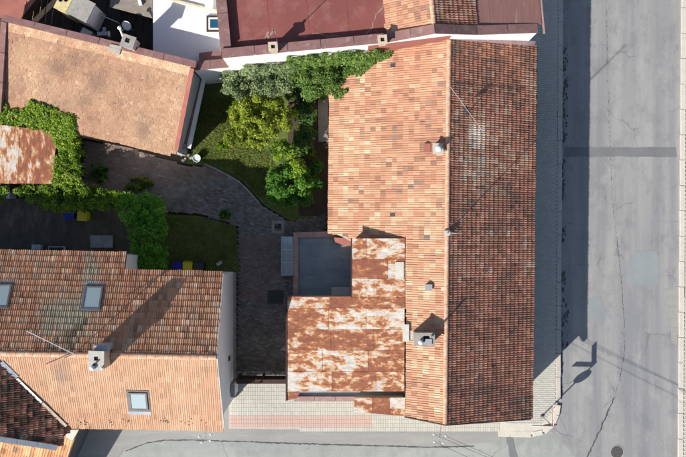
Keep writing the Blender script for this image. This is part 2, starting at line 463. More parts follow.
M['leaf_hedge'] = leaf_mat('leaf_hedge', [(0, (.05, .16, .016)), (.5, (.13, .34, .026)), (1, (.26, .50, .05))])
M['grass'] = leaf_mat('grass', [(0, (.09, .13, .022)), (.5, (.18, .23, .04)), (1, (.32, .31, .09))])

# ------------------------------------------------------------------ tile fields
PROF = [(0, .012), (.06, .030), (.16, .030), (.23, .004), (.44, .004), (.50, .030), (.60, .030), (.67, .004), (.92, .004), (1.0, .012)]
PLAIN = [(0, 0), (.04, .004), (.96, .004), (1.0, 0)]

def scan(poly, s):
    xs = []; n = len(poly)
    for i in range(n):
        (a0, s0), (a1, s1) = poly[i], poly[(i + 1) % n]
        if (s0 > s) != (s1 > s): xs.append(a0 + (a1 - a0) * (s - s0) / (s1 - s0))
    xs.sort()
    return list(zip(xs[::2], xs[1::2]))

def tile_field(pl, pts, tw, ex, tonefn, prof=PROF, step=.038, stagger=False, jit=.004, hs=1.0, sag=.03):
    """lay overlapping tiles on plane pl inside the outline pts (3-D points on the plane)"""
    mb = MB()
    poly = [((p - pl.o).dot(pl.u), -(Vector((p.x, p.y, 0)) - Vector((pl.o.x, pl.o.y, 0))).dot(pl.d)) for p in pts]
    smin = min(p[1] for p in poly); smax = max(p[1] for p in poly)
    de = ex * pl.c
    rows = max(1, int(math.ceil((smax - smin) / de)))
    np_ = len(prof)
    for r in range(rows):
        s0 = smin + r * de; s1 = min(s0 + de, smax)
        if s1 - s0 < .03: continue
        rj = random.gauss(0, .006)
        for a0, a1 in scan(poly, (s0 + s1) / 2):
            off = (tw / 2 if (stagger and r % 2) else 0)
            k0 = math.floor((a0 - off) / tw)
            k = k0
            while off + k * tw < a1 - .01:
                l = max(a0, off + k * tw); rr = min(a1, off + (k + 1) * tw); k += 1
                if rr - l < .03: continue
                cx = (l + rr) / 2; sm = (s0 + s1) / 2
                c = pl.o + pl.u * cx - pl.d * sm
                tone = tonefn(c.x, c.y, cx, sm)
                if tone is None: continue
                j1 = random.gauss(0, jit); j2 = random.gauss(0, jit); js = rj + random.gauss(0, jit * 1.6) + (random.uniform(-.05, 0) if random.random() < .012 else 0)
                sg_ = fbm(c.x, c.y, .45, 2, 50.0) * sag + sag * .35
                f0 = (l - (off + (k - 1) * tw)) / tw; f1 = (rr - (off + (k - 1) * tw)) / tw
                vs = []
                cut = [(f0, None)] + [q for q in prof if f0 + .01 < q[0] < f1 - .01] + [(f1, None)]
                def ph(t):
                    for (t0, h0), (t1, h1) in zip(prof, prof[1:]):
                        if t0 <= t <= t1: return h0 + (h1 - h0) * (t - t0) / (t1 - t0)
                    return prof[-1][1]
                m = len(cut)
                ts = [(t, ph(t)) for t, _ in cut]
                for (ss, base) in ((s0 - .012 + js, step), (s1 + .03, .006)):
                    for t, h in ts:
                        a = off + (k - 1 + t) * tw
                        q = pl.o + pl.u * a - pl.d * ss
                        lift = base + h * hs + sg_ + (j1 if t < .5 else j2)
                        vs.append(Vector((q.x, q.y, pl.o.z + pl.t * ss)) + pl.n * lift)
                for t, h in ts:
                    a = off + (k - 1 + t) * tw
                    ss = s0 - .006 + js
                    q = pl.o + pl.u * a - pl.d * ss
                    vs.append(Vector((q.x, q.y, pl.o.z + pl.t * ss)) - pl.n * .03)
                fs = []
                for i in range(m - 1):
                    fs.append((i, i + 1, m + i + 1, m + i))
                    fs.append((2 * m + i, 2 * m + i + 1, i + 1, i))
                # u = rot90(d): with v uphill = -d the face (u, uphill) points up when u x (-d) = +z
                if pl.u.cross(-pl.d).z < 0:
                    fs = [tuple(reversed(f)) for f in fs]
                mb.add(vs, fs, tone)
    return mb

def deck(pts, pl, thick=.10, drop=.015):
    mb = MB()
    top = [p - pl.n * drop for p in pts]
    mb.slab(top, thick, pl.n)
    return mb

def ridge_row(parent, a, b, material, length=.38, r=.13, lift=.02, name='ridge_tile'):
    """half-round ridge tiles, each a child of the roof"""
    a = Vector(a); b = Vector(b); L = (b - a).length; n = max(1, round(L / length)); l = L / n
    mb = MB(); seg = 6
    for x, rr in ((-l * .53, r * .9), (l * .44, r), (l * .47, r * 1.12), (l * .53, r * 1.12)):
        for k in range(seg + 1):
            t = math.pi * k / seg
            mb.v.append((x, math.cos(t) * rr, math.sin(t) * rr * .8 - .02))
    for i in range(3):
        for k in range(seg):
            p = i * (seg + 1) + k
            mb.f.append((p, p + seg + 1, p + seg + 2, p + 1))
    mb.f.append(tuple(range(seg + 1))); mb.f.append(tuple(range(4 * (seg + 1) - 1, 3 * (seg + 1) - 1, -1)))
    me = mb.mesh(name, material)
    d = (b - a).normalized()
    q = d.to_track_quat('X', 'Z').to_euler()
    for i in range(n):
        p = a + d * (l * (i + .5)) + Vector((0, 0, lift + random.gauss(0, .004)))
        inst(name, me, p, parent=parent, rot=(q.x + random.gauss(0, .02), q.y, q.z + random.gauss(0, .012)))

def tone_basic(spread=1.0, patch=.5, seed=0.0, dark_p=.02, bright=.1, cell=None):
    def f(x, y, a, s):
        n = fbm(x, y, .35, 3, seed)
        t = .5 + n * patch + random.gauss(0, .22) * spread
        g = 1 + random.gauss(0, bright)
        d = .75 if random.random() < dark_p else 0.0
        return (min(1, max(0, t)), max(.4, g), d, 1)
    return f

# ------------------------------------------------------------------ small builders
def skylight(parent, pl, px0, py0, w_, h_, glass, lift=.06, name='skylight'):
    """roof window lying on a slope: frame ring, sash, pane, flashing"""
    c = pl.px(px0, py0)
    up = (-pl.d * pl.c + Vector((0, 0, 1)) * (pl.t * pl.c)).normalized()
    u = pl.u
    def q(a, b, l): return c + u * a + up * b + pl.n * l
    def rect(a, b, l): return [q(-a, -b, l), q(a, -b, l), q(a, b, l), q(-a, b, l)]
    mb = MB(); W, H = w_ / 2, h_ / 2
    mb.slab(rect(W + .09, H + .10, lift), lift + .03, pl.n)
    sk = mb.build('skylight', M['frame_grey'], parent)
    f = .075
    mb = MB()
    for a0, a1, b0, b1 in ((-W, W, -H, -H + f), (-W, W, H - f, H), (-W, -W + f, -H + f, H - f), (W - f, W, -H + f, H - f)):
        mb.slab([q(a0, b0, lift + .06), q(a1, b0, lift + .06), q(a1, b1, lift + .06), q(a0, b1, lift + .06)], .055, pl.n)
    mb.build('frame', M['frame_grey'], sk)
    mb = MB(); mb.slab(rect(W - f, H - f, lift + .035), .02, pl.n)
    mb.build('pane', glass, sk)
    mb = MB(); mb.slab([q(-W - .1, -H - .30, .05), q(W + .1, -H - .30, .05), q(W + .09, -H - .11, lift + .005), q(-W - .09, -H - .11, lift + .005)], .012, pl.n)
    mb.build('flashing', M['zinc'], sk)
    return sk

def chimney(parent, c, sx, sy, z0, z1, rz, body, cap, hole=(.0, .0, .16), name='chimney'):
    mb = MB(); mb.box(c, sx, sy, z0, z1 - .08, rz)
    ch = mb.build(name, body, parent)
    # cap slab as a ring round the flue so the flue is a real hole
    ca, sa = math.cos(rz), math.sin(rz)
    hx, hy, hw = hole; hw /= 2
    X, Y = sx / 2 + .05, sy / 2 + .05
    def q(x, y, z): return Vector((c[0] + x * ca - y * sa, c[1] + x * sa + y * ca, z))
    mb = MB()
    for x0, x1, y0, y1 in ((-X, X, -Y, hy - hw), (-X, X, hy + hw, Y), (-X, hx - hw, hy - hw, hy + hw), (hx + hw, X, hy - hw, hy + hw)):
        mb.prism([q(x0, y0, z1 - .08), q(x1, y0, z1 - .08), q(x1, y1, z1 - .08), q(x0, y1, z1 - .08)],
                 [q(x0, y0, z1), q(x1, y0, z1), q(x1, y1, z1), q(x0, y1, z1)])
    mb.build('chimney_cap', cap, ch)
    mb = MB(); mb.prism([q(hx - hw, hy - hw, z1 - .079), q(hx + hw, hy - hw, z1 - .079), q(hx + hw, hy + hw, z1 - .079), q(hx - hw, hy + hw, z1 - .079)],
                        [q(hx - hw, hy - hw, z1 - .06), q(hx + hw, hy - hw, z1 - .06), q(hx + hw, hy + hw, z1 - .06), q(hx - hw, hy + hw, z1 - .06)])
    mb.build('flue', M['soot'], ch)
    return ch

def gutter(parent, a, b, r=.075, mat='zinc', name='gutter'):
    """open half-round gutter along an eave"""
    a = Vector(a); b = Vector(b); d = (b - a).normalized(); s = d.cross(Vector((0, 0, 1))).normalized()
    mb = MB(); seg = 6; vs = []
    for p in (a, b):
        for rr in (r, r - .012):
            for k in range(seg + 1):
                t = math.pi + math.pi * k / seg
                vs.append(p + s * math.cos(t) * rr + Vector((0, 0, 1)) * math.sin(t) * rr)
    m = seg + 1; fs = []
    for k in range(seg):
        fs.append((k, k + 1, 2 * m + k + 1, 2 * m + k)); fs.append((m + k + 1, m + k, 3 * m + k, 3 * m + k + 1))
    fs += [(0, m, 3 * m, 2 * m), (m - 1, 3 * m - 1, 4 * m - 1, 2 * m - 1)]
    mb.add(vs, fs)
    return mb.build(name, M[mat], parent)

def foliage(blobs, n, size, tone=(.5, .25), up=.6, shell=.4, gap=.0, seed=1.0, flat_=.0):
    """leaf faces spread through clumps; returns a mesh builder-like object"""
    B = np.array(blobs, dtype=float)            # x y z rx ry rz
    vol = np.cbrt(B[:, 3] * B[:, 4] * B[:, 5]) ** 2
    idx = rng.choice(len(B), size=n, p=vol / vol.sum())
    d = rng.normal(size=(n, 3)); d /= np.linalg.norm(d, axis=1)[:, None]
    d[:, 2] = np.where(d[:, 2] < -.3, -d[:, 2], d[:, 2])
    r = shell + (1 - shell) * rng.random(n) ** .6
    r = np.where(rng.random(n) < .12, rng.random(n), r)
    r = np.where(rng.random(n) < .06, 1.0 + .5 * rng.random(n), r)
    c = B[idx, :3] + d * B[idx, 3:6] * r[:, None]
    nrm = d * .6 + rng.normal(size=(n, 3)) * .55 + np.array([0, 0, up])
    nrm /= np.linalg.norm(nrm, axis=1)[:, None]
    ref = rng.normal(size=(n, 3))
    a = np.cross(nrm, ref); a /= np.linalg.norm(a, axis=1)[:, None]
    b = np.cross(nrm, a)
    s = size * (.45 + 1.2 * rng.random(n) ** 1.5)[:, None]
    v = np.stack([c - a * s * .5, c - b * s * .32 + nrm * s * .08, c + a * s * .55, c + b * s * .32 + nrm * s * .08], axis=1)
    ct = rng.normal(size=len(B)) * .17
    hgt = (c[:, 2] - B[:, 2].min()) / max(.1, B[:, 2].max() - B[:, 2].min() + .3)
    t = tone[0] + rng.normal(size=n) * tone[1] * .7 + ct[idx]
    col = np.stack([np.clip(t, 0, 1), np.ones(n), np.zeros(n), np.ones(n)], axis=1)
    return v.reshape(-1, 3), np.repeat(col, 4, axis=0)

def leaf_object(name, v, col, mat, parent=None, **kw):
    n = len(v) // 4
    if parent is None:
        off = np.array([(v[:, 0].min() + v[:, 0].max()) / 2, (v[:, 1].min() + v[:, 1].max()) / 2, v[:, 2].min()])
    else: off = np.zeros(3)
    me = bpy.data.meshes.new(name)
    me.vertices.add(4 * n); me.vertices.foreach_set('co', (v - off).astype(np.float32).ravel())
    me.loops.add(4 * n); me.loops.foreach_set('vertex_index', np.arange(4 * n, dtype=np.int32))
    me.polygons.add(n); me.polygons.foreach_set('loop_start', np.arange(0, 4 * n, 4, dtype=np.int32))
    me.polygons.foreach_set('loop_total', np.full(n, 4, dtype=np.int32))
    me.update(calc_edges=True)
    at = me.color_attributes.new('tc', 'FLOAT_COLOR', 'POINT'); at.data.foreach_set('color', col.astype(np.float32).ravel())
    me.materials.append(mat)
    o = bpy.data.objects.new(name, me); o.location = Vector(off)
    reg(o, parent)
    return tag(o, kw.get('label'), kw.get('cat'), kw.get('group'), kw.get('kind'))

def clumps(poly, z0, z1, r, n, edge_drop=.0, jitter=.3):
    """clump centres filling a ground outline (world xy)"""
    xs = [p[0] for p in poly]; ys = [p[1] for p in poly]; out = []; tries = 0
    while len(out) < n and tries < n * 60:
        tries += 1
        x = random.uniform(min(xs), max(xs)); y = random.uniform(min(ys), max(ys))
        if not inside((x, y), poly): continue
        rr = r * random.uniform(.65, 1.25)
        out.append((x, y, random.uniform(z0, z1), rr, rr * random.uniform(.8, 1.2), rr * random.uniform(.7, 1.0)))
    return out

def crown_blobs(c, rx, ry, rz, n, r):
    out = []
    for i in range(n):
        d = Vector((random.gauss(0, 1), random.gauss(0, 1), random.gauss(.25, .8))).normalized()
        k = random.uniform(.45, .95)
        rr = r * random.uniform(.6, 1.2)
        out.append((c[0] + d.x * rx * k, c[1] + d.y * ry * k, c[2] + d.z * rz * k, rr, rr, rr * .8))
    return out

def branching(base, top, r, n, spread):
    mb = MB(); base = Vector(base); top = Vector(top)
    mid = base.lerp(top, .5) + Vector((random.uniform(-.1, .1), random.uniform(-.1, .1), 0))
    mb.tube([base, base.lerp(mid, .5), mid, top], r, 8, r * .4)
    for i in range(n):
        a = 2 * math.pi * i / n + random.uniform(-.3, .3)
        s = base.lerp(top, random.uniform(.35, .7))
        e = s + Vector((math.cos(a) * spread, math.sin(a) * spread, (top.z - base.z) * random.uniform(.15, .4)))
        m2 = s.lerp(e, .5) + Vector((0, 0, .08))
        mb.tube([s, m2, e], r * .45, 6, r * .15)
    return mb

# ================================================================== GROUND
def gpoly(pts, z): return [P(a, b, 0) + Vector((0, 0, z)) for a, b in pts]

mb = MB(); mb.slab([Vector((-150, -150, -.03)), Vector((150, -150, -.03)), Vector((150, 150, -.03)), Vector((-150, 150, -.03))], .4)
mb.build('ground', M['earth'], kind='structure')

def sheet(name, pts, z, mat, kind='structure', parent=None, **kw):
    v = gpoly(pts, z); mb = MB()
    mb.slab(v, .003)
    return mb.build(name, M[mat], parent, kind=kind, **kw)

KX = lambda y: 560.3 - y * 2.5 / 400.0                # centre of the west kerb of the side street
EX = lambda y: 680.5 - y * 3.5 / 457.0                # inner edge of the east kerb
road_e = sheet('road', [(KX(-260) - 2, -260), (EX(-260) + 4, -260), (EX(700) + 4, 700), (600, 700), (592, 490), (572, 452), (545, 426), (545, 410), (KX(400) - 2, 400)], 0.0, 'road')
road_s = sheet('road', [(-300, 470), (100, 470), (124, 452), (148, 443), (190, 440), (300, 444), (432, 447.5), (499, 441), (501, 428), (545, 426), (572, 452), (592, 490), (600, 700), (-300, 700)], 0.0, 'road_south')

# gutter strip of old concrete between paving and south road
mb = MB()
mb.slab(gpoly([(118, 457), (126, 446), (146, 435), (190, 430), (229, 426), (300, 426), (432, 428), (500, 430), (500, 441), (432, 447.5), (300, 444), (190, 440), (148, 443), (124, 452), (108, 470), (98, 470)], .006), .012)
gut = mb.build('gutter_strip', M['gutter'], kind='structure')

def strip(pts, w0, z, jw=.3, jp=.0, skip=0.0, step=.12):
    """ragged line of bitumen laid on the road"""
    mb = MB(); pts = [P(*p) for p in pts]; prev = None
    for a, b in zip(pts, pts[1:]):
        n = max(1, int((b - a).length / step)); d = (b - a).normalized(); s = Vector((-d.y, d.x, 0))
        for i in range(n + (b is pts[-1])):
            p = a.lerp(b, i / n) + s * random.gauss(0, jp)
            ww = w0 * (1 + random.uniform(-jw, jw)) / 2
            cur = (p - s * ww, p + s * ww)
            if prev and random.random() > skip:
                q = [prev[0], cur[0], cur[1], prev[1]]
                mb.add([Vector((k.x, k.y, z)) for k in q], [(0, 1, 2, 3)])
            prev = cur
    return mb

strip([(126, 451), (148, 442.5), (168, 440), (190, 439.8), (240, 441.5), (300, 443.6), (370, 445.5), (432, 447.3), (474, 446)], .055, .0105, .5, .01).build('road_joint', M['bitumen'], road_s)
crack = [(606, -20), (607.5, 60), (609, 120), (612, 200), (617, 240), (622, 290), (624.5, 330), (624.5, 352), (620, 378), (614, 398), (608, 412), (600, 430), (592, 446), (582, 468)]
strip(crack[:5], .018, .0045, .6, .02, .35, .08).build('road_crack', M['bitumen'], road_e)
strip(crack[4:10], .024, .0045, .6, .018, .08, .07).build('road_crack', M['bitumen'], road_e)
strip(crack[9:], .075, .0045, .4, .02, 0).build('road_crack', M['bitumen'], road_e)
strip([(p[0] - 4 + random.uniform(-1, 1), p[1]) for p in crack[6:11]], .018, .0045, .9, .05, .6, .09).build('road_crack', M['bitumen'], road_e)
# patched trench and patches
def patch(pts, mat, parent, z=.005):
    q = []
    P3 = [P(*p) for p in pts]
    for i in range(len(P3)):
        a, b = P3[i], P3[(i + 1) % len(P3)]; n = max(1, int((b - a).length / .15))
        for k in range(n): q.append(a.lerp(b, k / n) + Vector((random.gauss(0, .012), random.gauss(0, .012), z)))
    mb = MB(); mb.add(q, [tuple(range(len(q)))])
    if sum(q[i].x * q[(i + 1) % len(q)].y - q[(i + 1) % len(q)].x * q[i].y for i in range(len(q))) < 0:
        mb.f = [tuple(reversed(mb.f[0]))]
    return mb.build('road_patch', M[mat], parent)
patch([(564, 147), (676, 147.5), (677, 157), (564, 156.5)], 'road_patch', road_e)
patch([(628, 263), (636, 252), (655, 250), (659, 258), (659, 284), (630, 286), (626, 276)], 'road_patch_teal', road_e)
patch([(506, 436), (512.5, 436), (521, 470), (512, 470)], 'road_patch', road_s)
patch([(664, 290), (677, 286), (677, 345), (672, 342), (668, 312)], 'gutter', road_e)
patch([(589, 300), (600, 296), (606, 312), (604, 322), (590, 318)], 'road_patch_teal', road_e)

# dark damp debris along the west kerb
for y0, y1, wd in ((48, 92, .25), (92, 142, .2), (160, 200, .1), (226, 246, .14), (272, 292, .14), (300, 348, .3), (352, 372, .1), (384, 396, .1)):
    mb = MB()
    for i in range(int((y1 - y0) * .9)):
        c = P(KX(y0) + 2.6 + abs(random.gauss(0, wd * 13)), random.uniform(y0, y1)); r = random.uniform(.02, .085); n = 8
        mb.add([c + Vector((math.cos(6.283 * k / n) * r * random.uniform(.5, 1), math.sin(6.283 * k / n) * r * random.uniform(.7, 1.9), .005 + i * .00003)) for k in range(n)], [tuple(range(n))])
    mb.build('road_dirt', M['bitumen'], road_e)

# manhole in the road
c = P(617, 452)
mh = thing('manhole_cover', c, 'round iron manhole cover set in the side street beside the curved crack', 'manhole')
mb = MB(); mb.lathe(c + Vector((0, 0, .001)), [(.30, 0), (.30, .012), (.0, .012)], 24); mb.build('cover', M['iron'], mh)
mb = MB(); seg = 24; vs = []
for r in (.31, .36):
    for z in (.001, .014):
        vs += [c + Vector((r * math.cos(2 * math.pi * k / seg), r * math.sin(2 * math.pi * k / seg), z)) for k in range(seg)]
fs = []
for k in range(seg):
    j = (k + 1) % seg
    fs += [(seg + k, 3 * seg + k, 3 * seg + j, seg + j), (2 * seg + k, 2 * seg + j, 3 * seg + j, 3 * seg + k), (k, seg + k, seg + j, j)]
mb.add(vs, fs); mb.build('rim', M['concrete'], mh)
mb = MB()
for i in range(-3, 4):
    l = math.sqrt(.27 ** 2 - (i * .075) ** 2)
    mb.bar(c + Vector((-l, i * .075, .016)), c + Vector((l, i * .075, .016)), .022, .008)
mb.build('tread_rib', M['iron'], mh)

# ---- pavements
def pave(name, pts, ztop, bx_, by_, rz, mat, tonefn, parent_name, base_mat='mortar_grey', base_pts=None, hole=None, bond=True):
    base = sheet(parent_name, base_pts or pts, ztop - .012, base_mat)
    W = gpoly(pts, 0); ca, sa = math.cos(rz), math.sin(rz)
    rot = [(p.x * ca + p.y * sa, -p.x * sa + p.y * ca) for p in W]
    x0 = min(p[0] for p in rot); x1 = max(p[0] for p in rot); y0 = min(p[1] for p in rot); y1 = max(p[1] for p in rot)
    mb = MB(); g = .0045; r = 0; y = y0
    while y < y1:
        x = x0 - (bx_ / 2 if r % 2 and bond else 0)
        while x < x1:
            cx, cy = x + bx_ / 2, y + by_ / 2
            wx, wy = cx * ca - cy * sa, cx * sa + cy * ca
            if inside((wx, wy), W) and not (hole and any(inside((wx, wy), h) for h in hole)):
                t = tonefn(wx, wy)
                dz = random.gauss(0, .0015)
                hx, hy = bx_ / 2 - g, by_ / 2 - g
                vs = []
                for sh_, z in ((1.0, ztop - .011), (1.0, ztop + dz - .004), (.93, ztop + dz)):
                    for a, b in ((-1, -1), (1, -1), (1, 1), (-1, 1)):
                        px_, py_ = cx + a * (hx if sh_ == 1 else hx - .006), cy + b * (hy if sh_ == 1 else hy - .006)
                        vs.append((px_ * ca - py_ * sa, px_ * sa + py_ * ca, z))
                fs = [(8, 9, 10, 11)]
                for l in (0, 4):
                    fs += [(l + i, l + (i + 1) % 4, l + 4 + (i + 1) % 4, l + 4 + i) for i in range(4)]
                mb.add(vs, fs, t)
            x += bx_
        y += by_; r += 1
    if mb.v: mb.build('paving_blocks', M[mat], base, kind='stuff')
    return base

def pale(x, y): return (random.random(), 1 + random.gauss(0, .03), 0, 1)
def pale_red(x, y):
    py = 228.5 - y * 20; px = 343 + x * 20
    red = 0.0
    if 416.5 < py < 427.4 and 228 < px < 372: red = min(1, max(0, .8 + random.gauss(0, .06)))
    return (random.random(), 1 + random.gauss(0, .025), red, 1)

pv_e = pave('', [(505, -130), (KX(-130) - 2.6, -130), (KX(404) - 2.6, 404), (548, 415), (541, 424), (505, 424)], .12, .2, .1, 0, 'paver_pale', pale, 'pavement')
pv_s = pave('', [(229, 372), (300, 372), (505, 385), (505, 424), (541, 424.5), (535, 429.5), (500, 430.5), (432, 431), (300, 429), (229, 428.5)], .10, .20, .116, math.pi / 2, 'paver_pale', pale_red, 'pavement', bond=False)
sheet('pavement', [(500, 420), (548, 413), (KX(404), 404), (556.5, 414), (552, 424), (543.5, 431.5), (531, 434), (500, 434.5)], .104, 'kerb_pale')
pv_r = pave('', [(EX(-130) + 6, -130), (770, -130), (770, 560), (EX(560) + 6, 560)], .12, .2, .1, 0, 'paver_pale', pale, 'pavement')
pv_l = sheet('pavement', [(-60, 400), (229, 400), (229, 429), (190, 430), (146, 435), (126, 446), (118, 457), (98, 470), (-60, 470)], .03, 'gutter')

# kerb stones, each its own piece
def stone_mesh(l, w_, h, mat):
    mb = MB(); b = .015
    for z, i in ((0, 0), (h - b, 0), (h, b)):
        mb.v += [(-l / 2 + i, -w_ / 2 + i, z), (l / 2 - i, -w_ / 2 + i, z), (l / 2 - i, w_ / 2 - i, z), (-l / 2 + i, w_ / 2 - i, z)]
    for k in (0, 4): mb.f += [(k + i, k + (i + 1) % 4, k + 4 + (i + 1) % 4, k + 4 + i) for i in range(4)]
    mb.f += [(3, 2, 1, 0), (8, 9, 10, 11)]
    return mb.mesh('kerb_stone', M[mat])
ks1 = stone_mesh(1.165, .235, .15, 'kerb'); ks2 = stone_mesh(1.25, .25, .15, 'kerb_pale')
y = -60
while y < 398:
    c = P(KX(y), y); inst('kerb_stone', ks1, c + Vector((0, 0, -.02 + random.gauss(0, .003))), math.pi / 2 + .006 + random.gauss(0, .004), pv_e)
    y += 23.6
y = -55
while y < 520:
    c = P(EX(y) + 3, y); inst('kerb_stone', ks2, c + Vector((0, 0, -.02)), math.pi / 2 + .007 + random.gauss(0, .004), pv_r)
    y += 25.3
# corner radius and south-east kerb run
arc = [(KX(405), 405), (556.5, 414), (552, 424), (543.5, 431.5), (531, 434), (508, 434.5)]
ks3 = stone_mesh(.50, .25, .15, 'kerb_pale'); ks4 = stone_mesh(1.02, .30, .13, 'kerb_pale')
for (a, b) in zip(arc[:4], arc[1:5]):
    A, B = P(*a), P(*b); d = B - A
    inst('kerb_stone', ks3, (A + B) / 2 + Vector((0, 0, -.02)), math.atan2(d.y, d.x), pv_e)
for x in (520.5, 541 - 42):
    if x > 505: inst('kerb_stone', ks4, P(x, 433.6) + Vector((0, 0, -.02)), math.radians(-1), pv_s)
inst('kerb_stone', ks4, P(504, 433.2) + Vector((0, 0, -.03)), math.radians(-1), pv_s, scale=(.55, 1, 1))

# ---- courtyard paving, lawns, beds
LAWN_D = [(164, 214), (200, 216), (236, 226), (240, 276), (164, 276)]
def yard_tone(x, y):
    px = 343 + x * 20; py = 228.5 - y * 20
    n = fbm(x, y, .5, 2, 3.0)
    red = 0.0
    if (240 < px < 282 and 235 < py < 300) or (py < 178 - (px - 230) * .12 and px < 240 and py > 150) or (84 < px < 180 and py < 170):
        red = .38
    return (min(1, max(0, .5 + n * .6 + random.gauss(0, .2))), 1 + random.gauss(0, .1), max(0, min(1, red + random.gauss(0, .15))) if red else 0, 1)
holes = [gpoly(LAWN_D, 0)]
pave('', [(84, 140), (130, 148), (186, 166), (212, 167), (240, 182), (262, 205), (290, 222), (326, 214), (326, 245), (300, 300), (300, 377), (236, 377), (238, 276), (238, 226), (200, 214), (164, 212), (150, 204), (86, 192)],
     .10, .2, .1, math.radians(-12), 'paver_yard', yard_tone, 'courtyard', 'earth', hole=holes)
sheet('lawn', LAWN_D, .09, 'lawn')
lawn = sheet('lawn', [(190, 62), (330, 62), (330, 222), (292, 222), (264, 205), (242, 181), (212, 166), (186, 164)], .085, 'lawn')
sheet('flower_bed', [(288, 88), (329, 86), (329, 216), (300, 216), (288, 150)], .094, 'earth')
sheet('yard', [(-60, 196), (164, 204), (164, 276), (130, 280), (-60, 280)], .07, 'soil_yard')
sheet('yard', [(84, 160), (164, 186), (164, 216), (84, 205)], .075, 'lawn')
mb = MB(); mb.slab([P(318, 88) + Vector((0, 0, .13)), P(328.5, 88) + Vector((0, 0, .13)), P(328.5, 142) + Vector((0, 0, .13)), P(318.5, 142) + Vector((0, 0, .13))], .13)
mb.build('path', M['concrete'], kind='structure')
# stone edging between lawn and courtyard, each a piece
ks5 = stone_mesh(.55, .09, .12, 'concrete')
ed = [(206, 164.5), (214, 168), (222, 172), (230.5, 176.5), (239, 181.5), (246, 188), (252.5, 195), (258, 201.5)]
for a, b in zip(ed, ed[1:]):
    A, B = P(*a), P(*b); d = B - A
    inst('edging_stone', ks5, (A + B) / 2 + Vector((0, 0, .05)), math.atan2(d.y, d.x), lawn)

def grass(poly, n, name, parent):
    W = gpoly(poly, 0); xs = [p.x for p in W]; ys = [p.y for p in W]; out = []
    while len(out) < n:
        x = random.uniform(min(xs), max(xs)); y = random.uniform(min(ys), max(ys))
        if inside((x, y), W): out.append((x, y))
    o = np.array(out); a = rng.random(n) * 2 * np.pi; l = .05 + .07 * rng.random(n); ww = .012
    h = .04 + .07 * rng.random(n)
    d = np.stack([np.cos(a), np.sin(a)], 1); s = np.stack([-np.sin(a), np.cos(a)], 1)
    z0 = np.full(n, .085)
    v = np.stack([np.c_[o - s * ww, z0], np.c_[o + s * ww, z0], np.c_[o + d * l[:, None] * .6 + s * ww * .8, z0 + h * .8], np.c_[o + d * l[:, None], z0 + h]], 1).reshape(-1, 3)
    t = np.clip(.5 + rng.normal(size=n) * .22 + np.array([fbm(x, y, .7, 2, 9.0) for x, y in out]) * .6, 0, 1)
    c = np.stack([t, np.ones(n), np.zeros(n), np.ones(n)], 1)
    return leaf_object(name, v, np.repeat(c, 4, axis=0), M['grass'], parent, kind='stuff')
grass([(196, 100), (262, 96), (262, 150), (280, 172), (262, 200), (242, 179), (212, 164), (190, 160)], 9000, 'grass', lawn)
grass(LAWN_D, 3500, 'grass', lawn)

# drain cover in the courtyard
c = P(278, 227)
dr = thing('drain_cover', c + Vector((0, 0, .09)), 'small square drain with pale stone rim in the courtyard paving', 'drain')
mb = MB()
for dx, dy, sx, sy in ((0, .24, .62, .14), (0, -.24, .62, .14), (.24, 0, .14, .34), (-.24, 0, .14, .34)):
    mb.box(c + Vector((dx, dy, 0)), sx, sy, .09, .115)
mb.build('rim', M['concrete'], dr)
mb = MB(); mb.box(c, .34, .34, .088, .1)
mb.build('base', M['soot'], dr)
mb = MB()
for i in range(-3, 4): mb.box(c + Vector((i * .045, 0, 0)), .016, .33, .1005, .11)
mb.build('grate', M['iron'], dr)

# ================================================================== BUILDINGS
def body(parent, pts, pl, name='wall', mat='plaster', drop=.13, z0=-.02):
    """solid walls under a sloping outline; pts lie on plane pl"""
    mb = MB()
    mb.prism([Vector((p.x, p.y, z0)) for p in pts], [Vector((p.x, p.y, p.z - drop)) for p in pts])
    return mb.build(name, M[mat], parent)

def coping_run(parent, a, b, wid, th, n, mat, name='coping_stone', side=0.0):
    """n coping pieces from a to b (top centre line), each a part"""
    a = Vector(a); b = Vector(b); d = (b - a); s = Vector((-d.y, d.x, 0)).normalized()
    for i in range(n):
        p = a + d * ((i + .008) / n); q = a + d * ((i + .992) / n)
        j = Vector((0, 0, random.gauss(0, .005)))
        mb = MB()
        t = [p - s * wid / 2 + j, q - s * wid / 2 + j, q + s * wid / 2 + j, p + s * wid / 2 + j]
        mb.slab(t, th)
        mb.build(name, M[mat], parent)

# ------------------------------------------------------------------ main house
RZ = 6.15
R1 = P(449, 39, RZ); R2 = P(445, 424, RZ)
rd = (R2 - R1).normalized(); dE = Vector((-rd.y, rd.x, 0))
if dE.x < 0: dE = -dE
mW = Plane(R1, -dE, .625); mE = Plane(R1, dE, .625)
main = thing('house', P(420, 230, 0), 'long corner house with orange tiled west slope and dark east slope', 'house')
W_px = [(330, 62), (449, 38.5), (445, 424.3), (405, 416.3), (404.5, 240), (351, 240), (346, 236), (330, 234)]
E_px = [(449, 38.5), (535.7, 45.5), (530.2, 418.3), (445, 424.3)]
Wp = [mW.px(*p) for p in W_px]; Ep = [mE.px(*p) for p in E_px]
body(main, [mW.px(*p) for p in [(333, 63), (448.5, 40), (444.5, 421.5), (406.5, 413.5), (406, 242), (352, 242), (333, 232)]], mW)
body(main, [mE.px(*p) for p in [(449.5, 40), (530, 47), (525, 415), (445.5, 421.5)]], mE)
roofW = deck(Wp, mW).build('roof', M['deck'], main)
roofE = deck(Ep, mE).build('roof', M['deck'], main)

